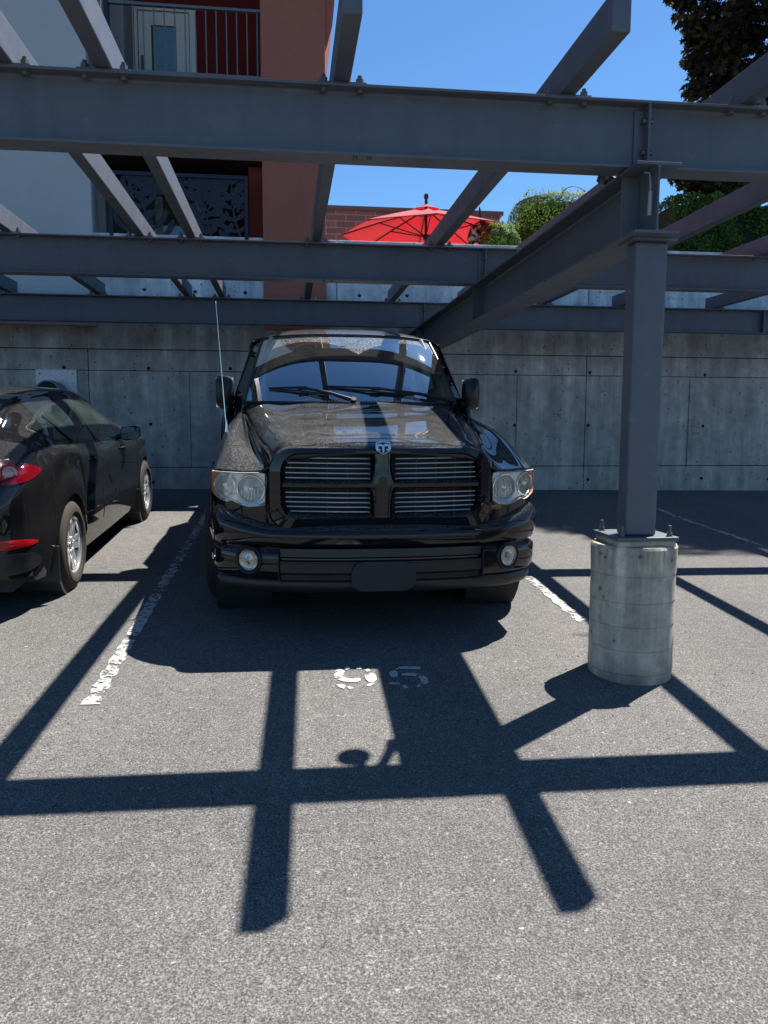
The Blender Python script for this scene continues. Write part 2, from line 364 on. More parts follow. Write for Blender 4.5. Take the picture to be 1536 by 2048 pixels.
def digit(polys, label):
    mb = MB(); r = random.Random(len(label))
    for k, poly in enumerate(polys):
        loop = []
        for i in range(len(poly)):
            a, b = poly[i], poly[(i+1) % len(poly)]; n = max(2, int(math.hypot(a[0]-b[0], (a[1]-b[1])*2.5)/3))
            for j in range(n): loop.append(ong(lerp(a[0], b[0], j/n)+r.uniform(-.9, .9), lerp(a[1], b[1], j/n)+r.uniform(-.45, .45)))
        mb.add([(p.x, p.y, g(p.x, p.y)+.004) for p in loop], [tuple(range(len(loop)))[::-1]])
    me = mb.build('stall_number', MT['paintnum'])
    bm = bmesh.new(); bm.from_mesh(me.data); bmesh.ops.triangulate(bm, faces=bm.faces); bmesh.ops.recalc_face_normals(bm, faces=bm.faces); bm.to_mesh(me.data); bm.free()
    return tag(me, label, 'painted number', 'worn stall number digits')
digit([[(668, 1352), (671, 1343), (680, 1339), (690, 1343), (687, 1350), (691, 1357), (706, 1359), (720, 1357), (722, 1362), (712, 1366), (690, 1365), (678, 1361), (670, 1357)],
       [(688, 1337), (698, 1334), (700, 1339), (692, 1341)], [(712, 1336), (722, 1335), (723, 1339), (713, 1340)], [(729, 1341), (738, 1339), (741, 1343), (734, 1345)], [(730, 1351), (744, 1347), (752, 1351), (754, 1360), (748, 1366), (738, 1365), (731, 1360)],
       [(672, 1371), (684, 1370), (692, 1373), (687, 1379), (677, 1375)], [(694, 1375), (701, 1374), (707, 1378), (699, 1380)], [(733, 1372), (741, 1367), (748, 1368), (742, 1373), (735, 1374)]], 'worn white painted digit nine, left digit of the stall number 95')
digit([[(797, 1335), (820, 1334), (842, 1335), (840, 1340), (818, 1340), (798, 1339)], [(779, 1345), (790, 1341), (796, 1346), (795, 1355), (784, 1356), (778, 1350)], [(790, 1339), (796, 1337), (795, 1341)],
       [(803, 1349), (815, 1347), (832, 1348), (848, 1353), (856, 1359), (857, 1367), (848, 1370), (838, 1376), (832, 1375), (842, 1367), (842, 1360), (832, 1354), (818, 1353), (804, 1353)],
       [(777, 1366), (800, 1367), (799, 1370), (780, 1370)], [(804, 1373), (812, 1371), (816, 1377), (808, 1379)]], 'worn white painted digit five, right digit of the stall number 95')
mb = MB(); rp = random.Random(4)
for k in range(170):
    if k < 70: x, y = 1.75+rp.gauss(0, .35), 3.35+rp.gauss(0, .35)
    else: x, y = rp.uniform(-1.6, 3.2), rp.uniform(1.6, 7.5)
    if (x-1.668)**2+(y-3.58)**2 < .045: continue
    s_ = rp.uniform(.002, .0055); z = g(x, y); a = rp.uniform(0, 6)
    P = [(x+s_*rp.uniform(.6, 1.3)*math.cos(a+i*1.257), y+s_*rp.uniform(.6, 1.3)*math.sin(a+i*1.257)) for i in range(5)]
    n = len(mb.v); mb.add([(p[0], p[1], z+.0005) for p in P]+[(x, y, z+s_*.9)], [(i, (i+1) % 5, 5) for i in range(5)], 0)
tag(mb.build('debris', mat('grit', (.045, .036, .028), .9)), 'scattered dark grit and seed debris on the asphalt', kind='stuff')
# ---- retaining wall ----
wall = thing('retaining_wall', 'long grey board formed concrete retaining wall behind the parked vehicles', 'wall', (0, YW, 0))
zj = [-.3, .842*.948+.077, 2.10*.948+.073, 2.30, 2.56]; zj = [-.3, .868, 2.045, 2.30, 2.615]
xj = [-14, -9.2, -5.6, -2.385, .62, 3.875, 7.2, 10.6, 16, 24]
mb = MB()
for r in range(4):
    for c in range(len(xj)-1):
        gp = .004 if r < 3 else .0
        z0, z1 = zj[r], zj[r+1]; o = 0 if r < 2 else (.012 if r == 2 else .004)
        mb.box((xj[c]+gp, o, z0+.004), (xj[c+1]-gp, .30, z1-(.004 if r < 3 else 0)))
mb.build('wall_panel', MT['conc'], wall, bevel=.006)
mb = MB(); mb.box((-14, .03, -.5), (24, .38, 2.61)); mb.build('wall_core', MT['hole'], wall)
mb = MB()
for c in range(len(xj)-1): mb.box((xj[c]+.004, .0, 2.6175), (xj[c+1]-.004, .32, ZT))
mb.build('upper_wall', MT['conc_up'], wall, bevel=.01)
mb = MB()
for x in [-7.4, -6.4, -4.6, -3.6, -2.68, -1.66, -.7, .3, 1.5, 2.92, 3.92, 5.51, 6.5, 8.1, 9.1]:
    for z, d in ((2.085, .014), (1.395, .002), (.69, .002)):
        xx = x+random.uniform(-.02, .02); zz = z+random.uniform(-.012, .012)
        mb.cyl((xx, -.003+(.012 if z > 2.045 else 0), zz), (xx, .02, zz), .021, n=14)
for x in [-1.7, -1.1, -.5, .9, 1.5, 2.3, 3.0, 4.4, 5.6, 6.8]:
    for z in (3.0,): mb.cyl((x, -.003, z+random.uniform(-.02, .03)), (x, .02, z), .022, n=12)
pieces(mb, 'tie_hole', MT['hole'], wall)
mb = MB()
for x in [2.92+.02, 5.3, 1.02, -1.2, 6.8]: mb.box((x, -.004, .875), (x+.012, .01, 2.04))
pieces(mb, 'form_mark', concrete('form_mark', (.2, .2, .2)), wall)
# ---- wall vent plate ----
vt = thing('vent_plate', 'galvanised square plate with a round duct outlet fixed to the concrete wall behind the hatchback', 'vent', (0, YW, 0))
pc = at(114, 764, YW)
mb = MB(); mb.box((pc.x-.235, -.022, pc.z-.27), (pc.x+.235, -.004, pc.z+.147)); mb.build('plate', MT['galv'], vt, bevel=.003)
mb = MB(); cz = pc.z-.155
mb.lathe([(.152, 0), (.152, .12), (.168, .125), (.168, .20), (.150, .20), (.146, .14), (.128, .12), (.128, .19), (.115, .19), (.112, .13), (0, .13)], (pc.x-.01, -.022, cz), (-.25, -1, .0), 36)
mb.build('duct', mat('duct_paint', (.10, .14, .19), .4), vt, smooth=True)
mb = MB(); mb.lathe([(.14, 0), (.10, .012), (.05, 0), (0, .004)], (pc.x-.057, -.215, cz), (-.25, -1, 0), 30); mb.lathe([(.085, .0), (.085, .02), (.07, .02), (.07, 0)], (pc.x-.059, -.222, cz), (-.25, -1, 0), 30); mb.build('louvre', MT['hole'], vt, smooth=True)
mb = MB()
for sx in (-1, 1): mb.cyl((pc.x+sx*.19, -.03, pc.z+.095), (pc.x+sx*.19, -.02, pc.z+.095), .009, n=10)
pieces(mb, 'screw', MT['bolt'], vt)
# ======================= BUILDINGS =======================
bld = thing('apartment_building', 'grey and terracotta stucco apartment building with balconies standing above the concrete wall', 'building', (0, YW, 0))
def X(x, y, Y=YW): return at(x, y, Y).x
def Z(x, y, Y=YW): return at(x, y, Y).z
gx = X(180, 300); TOP = 21.0
zb0 = Z(100, 646)
mb = MB(); mb.box((-14, -.035, zb0), (gx, 5, TOP)); mb.build('grey_wall', MT['stucco'], bld, bevel=.01)
mb = MB(); mb.box((-14, -.060, zb0-.028), (gx+.01, -.0, zb0)); mb.build('base_flashing', MT['greyw'], bld)
rx0, rx1 = X(521, 100), X(650, 100)
mb = MB(); mb.box((rx0, -.03, Z(600, 660)), (rx1, 5, TOP)); mb.build('terracotta_pier', MT['red'], bld, bevel=.01)
# sloped return at the right of the pier
p = [(rx1-.002, Z(650, 108)), (X(665, 49), Z(665, 49)), (X(669, 5), Z(669, 5)), (X(671, -60), Z(671, -60)), (X(672, -60), TOP), (rx1-.002, TOP)]
mb = MB(); mb.prism(p, 'y', .02, 3.0); mb.build('pier_return', MT['red'], bld)
bx0, bx1 = gx, rx0; zs = Z(300, 307); zf = Z(400, 152)       # soffit underside / balcony floor top
DB = 1.7; dx0_ = gx+.7
mb = MB(); mb.box((bx0, 0.02, zs), (bx1, DB, zf)); mb.build('balcony_slab', [MT['fascia']], bld)
mb = MB(); mb.box((bx0+.002, .01, zs-.03), (bx1-.002, DB-.002, zs-.002))
for k in range(14): mb.box((bx0+.01+k*.145, .012, zs-.036), (bx0+.02+k*.145, DB-.01, zs-.03))
mb.build('soffit', MT['soffit'], bld)
mb = MB(); mb.box((bx0, DB, 3.3), (bx1, DB+.3, TOP)); mb.build('recess_wall', MT['dkred'], bld)
mb = MB(); mb.box((bx0, .3, zf), (bx0+.12, DB, TOP)); mb.box((bx0+.12, .9, zf), (bx0+.26, DB, TOP)); mb.box((bx0, .25, 3.5), (bx0+.10, DB, zs-.04)); mb.build('side_wall', MT['greyw'], bld, bevel=.005)
mb = MB(); mb.box((X(498, 420, YW+.2), .2, 3.5), (bx1, .30, zs-.04)); mb.build('red_panel', MT['redw'], bld)
mb = MB(); mb.box((bx0, .02, 3.3), (bx1, DB, 3.52)); mb.build('lower_balcony_slab', MT['fascia'], bld)
mb = MB(); mb.box((-14.2, -.2, TOP), (rx1+.4, 5.2, TOP+.3)); mb.build('roof', MT['fascia'], bld)
for k in range(1, 6):
    zk = zf+2.95*k; mb = MB(); mb.box((bx0, .02, zk-.55), (bx1, DB, zk)); mb.build('balcony_slab', MT['fascia'], bld)
    mb = MB(); mb.box((bx0+.2, .0, zk+.95), (bx1, .05, zk+.99)); rl = mb.build('balcony_railing', MT['rail'], bld)
    mb = MB(); mb.box((dx0_, DB-.05, zk), (dx0_+.8, DB-.003, zk+2.0)); mb.build('balcony_door', MT['white'], bld)
# upper balcony door
Yd = YW+DB; dx0, dx1 = X(262, 60, Yd), X(393, 60, Yd); dzb, dzt = zf, Z(300, 10, Yd)
dr = None
mb = MB(); t_ = .09
mb.box((dx0, DB-.06, dzb), (dx0+t_, DB-.003, dzt)); mb.box((dx1-t_, DB-.06, dzb), (dx1, DB-.003, dzt)); mb.box((dx0+t_, DB-.06, dzt-t_), (dx1-t_, DB-.003, dzt))
dr = mb.build('balcony_door', MT['white'], bld, bevel=.004)
mb = MB(); a, b = dx0+t_+.01, dx1-t_-.01; s_ = .17
mb.box((a, DB-.04, dzb), (a+s_, DB-.004, dzt-t_-.01)); mb.box((b-s_, DB-.04, dzb), (b, DB-.004, dzt-t_-.01)); mb.box((a+s_, DB-.04, dzt-t_-.01-s_), (b-s_, DB-.004, dzt-t_-.01))
mb.box((a+s_, DB-.04, dzb), (b-s_, DB-.004, dzb+.1))
mb.build('door_leaf', MT['white'], dr, bevel=.004)
mb = MB(); zz = dzb+.1
while zz < dzt-t_-.19: mb.box((a+s_+.005, DB-.018, zz), (b-s_-.005, DB-.008, zz+.017)); zz += .024
mb.build('blind', mat('blind_slats', (.45, .50, .48), .6), dr)
mb = MB(); mb.box((a+s_, DB-.024, dzb+.1), (b-s_, DB-.021, dzt-t_-.18)); mb.build('pane', glass_film('door_pane', (.75, .82, .80), .02), dr)
mb = MB(); mb.cyl((a+.05, DB-.08, dzb+.75), (a+.05, DB-.08, dzb+.87), .012); mb.box((a+.035, DB-.07, dzb+.72), (a+.065, DB-.04, dzb+.9)); mb.build('handle', MT['bolt'], dr)
# upper railing
rt0, rt1 = Z(260, 2), Z(260, 139); mb = MB()
xa, xb = X(218, 70), rx0
mb.box((xa, .0, rt0-.03), (xb, .05, rt0)); mb.box((xa, .01, rt1-.02), (xb, .04, rt1+.01))
rail = mb.build('balcony_railing', MT['rail'], bld); mb = MB(); k = xa+.03
while k < xb-.03: mb.box((k-.007, .018, rt1), (k+.007, .032, rt0-.02)); k += .119
pieces(mb, 'baluster', MT['rail'], rail)
mb = MB(); mb.box((xa-.05, -.01, zf-.2), (xa+.0, .05, TOP)); mb.box((xa-.17, .05, zf), (xa-.14, .12, TOP)); mb.build('post', MT['navy'], rail)
mb = MB(); mb.cyl((xa-.10, .10, zf-.1), (xa-.10, .10, TOP), .012); mb.build('downpipe', MT['white'], bld)
# lower balcony: window behind and the leaf-cut screen
wx0, wx1 = X(232, 400, Yd), X(404, 400, Yd); wz1, wz0 = Z(300, 372, Yd), 3.55
mb = MB()
mb.box((wx0, DB-.05, wz0), (wx0+.1, DB-.003, wz1)); mb.box((wx1-.1, DB-.05, wz0), (wx1, DB-.003, wz1)); mb.box((wx0+.1, DB-.05, wz1-.12), (wx1-.1, DB-.003, wz1)); mb.box(((wx0+wx1)/2-.05, DB-.045, wz0), ((wx0+wx1)/2+.05, DB-.004, wz1-.12))
wn = mb.build('window', MT['beige'], bld, bevel=.004)
mb = MB(); mb.box((wx0+.1, DB-.03, wz0), (wx1-.1, DB-.02, wz1-.12)); mb.build('curtain', mat('curtain', (.34, .31, .27), .8), wn)
mb = MB(); mb.box((wx0+.1, DB-.041, wz0), (wx1-.1, DB-.037, wz1-.12)); mb.build('pane', glass_film('window_pane', (.8, .85, .83), .02), wn)
px0, px1 = X(217, 400), X(496, 400); pz1, pz0 = Z(350, 346), 3.45
mb = MB(); fw = .045
mb.box((px0, -.01, pz0), (px0+fw, .04, pz1)); mb.box((px1-fw, -.01, pz0), (px1, .04, pz1)); mb.box((px0+fw, -.01, pz1-fw), (px1-fw, .04, pz1)); mb.box((px0+fw, -.01, pz0), (px1-fw, .04, pz0+fw))
scr = mb.build('balcony_screen', MT['navy'], bld, bevel=.003)
mb = MB(); rr = random.Random(5)
def blade(mb, p0, p1, w0, w1, y, bend=.12):
    p0, p1 = Vector(p0), Vector(p1); d = p1-p0; L = d.length; n = Vector((-d.y, d.x))/max(L, 1e-6); pts = []
    for i in range(6):
        t = i/5; c = p0+d*t+n*(bend*L*math.sin(math.pi*t)); hw = lerp(w0, w1, t)/2*(1 if t < .9 else .6)
        pts.append((c+n*hw, c-n*hw))
    poly = [p[0] for p in pts]+[p[1] for p in reversed(pts)]
    cx = lambda q: (min(max(q.x, px0+fw*.5), px1-fw*.5), min(max(q.y, pz0+fw*.5), pz1-fw*.5))
    for i in range(5):
        q = [cx(pts[i][0]), cx(pts[i+1][0]), cx(pts[i+1][1]), cx(pts[i][1])]
        mb.prism(q, 'y', y, y+.006)
k = 0
for (sx_, sz_, ang, L) in [(.22, 3.6, 75, .95), (.62, 3.5, 105, 1.0), (.95, 3.55, 60, .8), (1.25, 3.5, 95, 1.05), (1.62, 3.5, 100, 1.0), (.05, 4.1, 20, .8), (.85, 4.3, 160, .7), (1.0, 4.2, 30, .6), (1.45, 4.45, 200, .6), (.4, 4.45, -20, .8), (1.5, 4.0, 60, .5)]:
    k += 1; y = .002+.0013*k; a = math.radians(ang); o = Vector((px0+sx_, sz_-.05)); d = Vector((math.cos(a), math.sin(a))); tip = o+d*L; side = Vector((-d.y, d.x))
    blade(mb, o, tip, .035, .015, y, .08)
    for i in range(1, 7):
        t = i/7; c = o+d*L*t+side*(.08*L*math.sin(math.pi*t)); ll = .30*L*(1-.55*t)+.04
        for s in (-1, 1):
            e = c+(d*.75+side*s).normalized()*ll; blade(mb, c, e, .045, .075, y+.0004*s+.0001*i, .10*s)
mb.build('leaf_pattern', MT['navy'], scr)
# ---- brick building far behind ----
def brick():
    m = mat('mauve_brick', rough=.9); N = NT(m); b = N.n('TexBrick', Scale=1.0); mp = N.n('Mapping'); mp.inputs['Rotation'].default_value = (math.radians(90), 0, 0); N.l(N.coord(), mp.inputs[0]); N.l(mp.outputs[0], b.inputs['Vector'])
    b.inputs['Color1'].default_value = (.20, .115, .12, 1); b.inputs['Color2'].default_value = (.15, .085, .09, 1); b.inputs['Mortar'].default_value = (.30, .25, .25, 1)
    b.inputs['Brick Width'].default_value = .42; b.inputs['Row Height'].default_value = .135; b.inputs['Mortar Size'].default_value = .008; b.offset = .5
    N.l(b.outputs[0], N.b.inputs['Base Color']); return m
YB = 17.0; bk = thing('brick_building', 'low mauve brick building with a thin flat coping behind the red parasol', 'building', (0, YB, 0))
bz = at(700, 415, YB).z
mb = MB(); mb.box((-1.5, 0, 3.4), (at(1000, 440, YB).x, 6, bz-.06)); mb.build('brick_wall', brick(), bk)
mb = MB(); mb.box((-1.6, -.06, bz-.06), (at(1000, 440, YB).x+.06, 6.05, bz+.02)); mb.build('coping', mat('brown_coping', (.12, .075, .07), .6), bk)
# ======================= PERGOLA =======================
pg = thing('steel_pergola', 'dark grey steel pergola of bolted beams and box joists spanning over the parked vehicles', 'pergola', (1.64, 3.55, .84))
PO = Vector((1.64, 3.55, .84))
ZB = 2.5475; BD = .29; ZTOP = ZB+BD; FW = .135
def ibeam(name, p0, p1, depth, fw, tf=.012, tw=.008, label=None):
    # runs along x or y from p0 to p1; p = bottom centre
    mb = MB(); ax = 'x' if abs(p1[0]-p0[0]) > abs(p1[1]-p0[1]) else 'y'; h = fw/2; r = .008
    c = p0[1] if ax == 'x' else p0[0]; z = p0[2]
    P = [(-h, 0), (h, 0), (h, tf), (tw/2+r, tf), (tw/2, tf+r), (tw/2, depth-tf-r), (tw/2+r, depth-tf), (h, depth-tf), (h, depth), (-h, depth), (-h, depth-tf), (-tw/2-r, depth-tf), (-tw/2, depth-tf-r), (-tw/2, tf+r), (-tw/2-r, tf), (-h, tf)]
    a, b = (p0[0], p1[0]) if ax == 'x' else (p0[1], p1[1])
    mb.prism([(c+u-(PO.y if ax == 'x' else PO.x), z+v-PO.z) for u, v in P], ax, a-(PO.x if ax == 'x' else PO.y), b-(PO.x if ax == 'x' else PO.y))
    o = mb.build(name, MT['steel'], pg, bevel=.002)
    if label: o['label'] = label
    return o
BY = [3.465+FW/2, 6.380+FW/2, 9.251+FW/2]
GX = 1.614
def pbox(mb, a, b, mi=0): mb.box([a[i]-PO[i] for i in range(3)], [b[i]-PO[i] for i in range(3)], mi)
def pcyl(mb, a, b, r, n=10): mb.cyl(Vector(a)-PO, Vector(b)-PO, r, n=n)
def bolt(mb, x, y, z, up=1, s=1):
    def hexp(r): return [(x-PO.x+r*math.cos(math.pi/3*i), y-PO.y+r*math.sin(math.pi/3*i)) for i in range(6)]
    if up > 0:
        pcyl(mb, (x, y, z), (x, y, z+.004*s), .021*s, 14); mb.prism(hexp(.017*s), 'z', z-PO.z+.004*s, z-PO.z+.021*s); pcyl(mb, (x, y, z+.021*s), (x, y, z+.033*s), .0095*s)
    else: mb.prism(hexp(.017*s), 'z', z-PO.z-.014*s, z-PO.z)
beams = []
for k, y in enumerate(BY):
    b = ibeam('beam', (-8, y, ZB), (13.5, y, ZB), BD, FW, label=['front beam nearest the viewer', 'middle beam', 'rear beam in front of the concrete wall'][k]); beams.append(b)
    mb = MB(); xp = GX+.0
    pbox(mb, (xp-.006, y-FW/2+.004, ZB+.0125), (xp+.006, y-.006, ZTOP-.0125)); pbox(mb, (xp-.05, y-.016, ZB+.03), (xp-.0065, y-.0045, ZTOP-.03)); pbox(mb, (xp+.0065, y-.016, ZB+.03), (xp+.012, y-.0045, ZTOP-.03))
    for xx in (-4.3, 5.9): pbox(mb, (xx-.006, y-FW/2+.004, ZB+.0125), (xx+.006, y-.006, ZTOP-.0125))
    pieces(mb, 'splice_plate', MT['steel'], b)
    mb = MB()
    for s in (-1, 1):
        for zz in (ZB+.075, ZTOP-.08): pcyl(mb, (xp+s*.0065, y-.038, zz), (xp+s*.024, y-.038, zz), .012, 6)
    for xx in (.30, .36) if k < 3 else (): pcyl(mb, (xx, y-FW/4, ZB-.010), (xx, y-FW/4, ZB), .010, 6)
    pieces(mb, 'bolt', MT['bolt'], b)
gd = ibeam('girder', (GX, 3.355, 2.242), (GX, YW+.0, 2.242), .2995, .206, .013, .009, label='deep girder running from the column back to the wall')
mb = MB()
for y in (3.54, 6.45, 9.32):
    for s in (-1, 1): pbox(mb, (GX+s*.006 if s > 0 else GX-.09, y-.005, 2.256), (GX+.09 if s > 0 else GX-.006, y+.005, 2.527))
pieces(mb, 'stiffener', MT['steel'], gd, margin=.0005)
cx0, cx1, cy0, cy1 = 1.570, 1.722, 3.462, 3.572
mb = MB(); pbox(mb, (cx0, cy0, .885), (cx1, cy1, 2.23)); col = mb.build('column', MT['steel'], pg, bevel=.012)
mb = MB(); pbox(mb, (cx0-.03, cy0-.03, 2.2302), (cx1+.03, cy1+.03, 2.2418)); mb.build('cap_plate', MT['steel'], col, bevel=.002)
mb = MB(); pbox(mb, (1.512, 3.412, .866), (1.812, 3.712, .8845)); mb.build('base_plate', MT['steel'], col, bevel=.003)
mb = MB()
for x in (1.545, 1.780):
    for y in (3.445, 3.680):
        bolt(mb, x, y, .8847, 1, .80)
        pcyl(mb, (x, y, .9), (x, y, .936), .0082)
pieces(mb, 'anchor_bolt', MT['bolt'], col)
mb = MB(); pts = [(1.583, 3.44, 2.52), (1.59, 3.40, 2.505), (1.588, 3.385, 2.46), (1.587, 3.380, 2.42)]
mb.tube([Vector(p)-PO for p in pts], .004); mb.tube([Vector(p)-PO for p in ((1.587, 3.38, 2.42), (1.586, 3.38, 2.32))], .009); w_ = mb.build('cable_tag', mat('cable_grey', (.25, .27, .30), .5), gd)
JX = [-4.3, -3.06, -2.10, -1.125, -.735, .243, 1.24, 2.09, 3.08, 4.05, 5.28, 6.3]
JW = .0725; JH = .147; ZJ = ZTOP+.0125
proto = None
for x in JX:
    if proto is None:
        mb = MB(); mb.box((-JW/2, 2.93-PO.y, 0), (JW/2, 9.50-PO.y, JH)); proto = mb.build('joist', MT['steel'], pg, bevel=.006)
        mb = MB()
        for y in BY:
            for s in (-1, 1): mb.box((s*.018-.106 if s < 0 else .018, y-PO.y-.055, -.0124), (-.018 if s < 0 else .124, y-PO.y+.055, -.0004)) if False else None
            mb.box((-.105, y-PO.y-.05, -.0122), (.105, y-PO.y+.05, -.0006))
        pieces(mb, 'bracket_plate', MT['steel'], proto)
        mb = MB()
        for y in BY:
            for s in (-1, 1):
                old = PO; 
                for yy in (-.028,):
                    hx = [(s*.078+.017*math.cos(math.pi/3*i), y-PO.y+yy+.017*math.sin(math.pi/3*i)) for i in range(6)]
                    mb.prism(hx, 'z', -.0004, .020); mb.cyl((s*.078, y-PO.y+yy, .020), (s*.078, y-PO.y+yy, .033), .0095, n=8)
                    mb.prism(hx, 'z', -.0125-.026, -.0125-.0122); mb.cyl((s*.078, y-PO.y+yy, -.026), (s*.078, y-PO.y+yy, .001), .007, n=8)
        pieces(mb, 'bolt', MT['boltl'], proto)
        proto.location = (x-PO.x, 0, ZJ-PO.z)
    else:
        c = copy_tree(proto, pg); c.location = (x-PO.x, 0, ZJ-PO.z)
# small lamp on the back of the front beam
mb = MB(); L0 = Vector((1.385, 3.695, 2.625))
mb.lathe([(0, -.012), (.058, -.010), (.062, .0), (.058, .012), (0, .016)], L0-PO, (.2, .15, 1), 24)
mb.tube([Vector(p)-PO for p in (L0, L0+Vector((.02, -.05, -.006)), (1.40, 3.61, 2.60), (1.40, 3.545, 2.60))], .022)
mb.tube([Vector(p)-PO for p in ((1.42, 3.570, 2.60), (1.45, 3.590, 2.61), (1.49, 3.640, 2.615), (1.52, 3.72, 2.615), (1.535, 3.79, 2.60), (1.60, 3.80, 2.58))], [.02, .02, .021, .022, .034, .03])
mb.build('lamp', MT['plastic'], pg, smooth=True)
# ---- pedestal ----
pd = thing('concrete_pedestal', 'round cast concrete pedestal with form rings carrying the steel column', 'pedestal', (1.668, 3.58, 0))
zt = .838; prof = []; zz = .02
prof = [(.197, .05)]
rings = [.23, .345, .46, .575, .70]
last = .05
for r_ in rings:
    prof += [(.1985, r_-.006), (.1955, r_-.002), (.2005, r_+.003)]
prof += [(.2035, zt-.012), (.197, zt), (0, zt)]
mb = MB(); mb.lathe(prof, (0, 0, 0), (0, 0, 1), 72)
pedm = mb.build('shaft', MT['conc_ped'], pd, smooth=True, angle=28)
def ped_mat():
    m = MT['conc_ped']; N = NT(m); old = N.b.inputs['Base Color'].links[0].from_socket
    sx = N.n('SeparateXYZ'); N.l(N.coord(), sx.inputs[0]); st = N.noise(9, 4, .6, co=N.coord((3, 3, .5)))
    top = N.n('MapRange'); N.l(sx.outputs[2], top.inputs[0]); top.inputs[1].default_value = .62; top.inputs[2].default_value = .85
    f = N.math('MULTIPLY', top.outputs[0], N.ramp(st, [(.42, (0, 0, 0)), (.6, (1, 1, 1))]))
    bot = N.n('MapRange'); N.l(N.math('ADD', sx.outputs[2], N.math('MULTIPLY', N.noise(6, 4, .6), .12)), bot.inputs[0]); bot.inputs[1].default_value = .36; bot.inputs[2].default_value = .20
    f = N.math('MAXIMUM', f, N.math('MULTIPLY', bot.outputs[0], .8))
    N.l(N.mix(N.math('MULTIPLY', f, .75), old, N.mix(1, old, (.42, .38, .32), 'MULTIPLY')), N.b.inputs['Base Color'])
ped_mat()
mb = MB(); mb.box((-.147, -.158, zt-.001), (.136, .122, .8655)); mb.build('grout_bed', MT['grout'], pd, bevel=.006)
# ======================= TERRACE THINGS =======================
YU = 13.6
uc = at(852, 440, YU); ux, uz = uc.x, at(852, 415, YU).z
um = thing('parasol', 'open red market parasol with dark ribs standing on the terrace', 'parasol', (ux, YU, 3.6))
UR = 1.46; NZ = uz-3.6+.03; DROP = .45
def canopy(a, r):  # a angle index continuous, r 0..1
    k = a/(2*math.pi)*8; fr = k-math.floor(k)
    chord = math.cos(math.pi/8)/math.cos((fr-.5)*math.pi/4)
    rr_ = UR*r*chord
    sag = .045*math.sin(math.pi*fr)*r
    return Vector((rr_*math.cos(a-.06), rr_*math.sin(a-.06), NZ-.05-DROP*(r**1.12)+sag*0-.035*math.sin(math.pi*fr)*math.sin(math.pi*r)))
mb = MB(); mb.grid(lambda u, v: canopy(u*2*math.pi, .10+.90*v), 64, 12)
mb.grid(lambda u, v: canopy(u*2*math.pi, 1.0)+Vector((0, 0, -.022*v*(1-.35*math.sin(math.pi*((u*8) % 1))))), 64, 2)
fab = mat('red_fabric', (.42, .010, .018), .75, spec=.2); N = NT(fab); tl = N.n('BsdfTranslucent'); tl.inputs[0].default_value = (.55, .012, .022, 1); mx = N.n('MixShader'); mx.inputs[0].default_value = .30
N.l(N.b.outputs[0], mx.inputs[1]); N.l(tl.outputs[0], mx.inputs[2]); N.l(mx.outputs[0], [n for n in N.t.nodes if n.type == 'OUTPUT_MATERIAL'][0].inputs[0])
fab.node_tree.nodes['Principled BSDF'].inputs['Sheen Weight'].default_value = .5
mb.build('canopy', fab, um, smooth=True, angle=25)
mb = MB(); mb.grid(lambda u, v: Vector((canopy(u*2*math.pi, .02+.16*v).x, canopy(u*2*math.pi, .02+.16*v).y, NZ+.015-.095*v)), 64, 3); mb.build('vent_cap', fab, um, smooth=True, angle=25)
mb = MB()
for k in range(8):
    a = 2*math.pi*k/8; mb.tube([canopy(a, .04)+Vector((0, 0, -.02)), canopy(a, .5)+Vector((0, 0, -.02)), canopy(a, 1)+Vector((0, 0, -.018))], .013, 6)
    mb.tube([canopy(a, .55)+Vector((0, 0, -.02)), Vector((0, 0, NZ-.52))], .010, 6)
pieces(mb, 'rib', MT['plastic'], um, margin=-.02)
mb = MB(); mb.cyl((0, 0, 0), (0, 0, NZ+.02), .024); mb.cyl((0, 0, NZ-.56), (0, 0, NZ-.48), .05); mb.build('pole', MT['plastic'], um)
mb = MB(); mb.lathe([(0, .17), (.03, .16), (.042, .125), (.036, .09), (.018, .065), (.03, .04), (.022, .0), (.03, -.03), (0, -.03)], (0, 0, NZ+.03), (0, 0, 1), 16); mb.build('finial', MT['plastic'], um, smooth=True)
mb = MB(); mb.lathe([(0, .08), (.08, .08), (.26, .04), (.28, 0), (0, 0)], (0, 0, 0), (0, 0, 1), 24); mb.build('base', MT['plastic'], um)
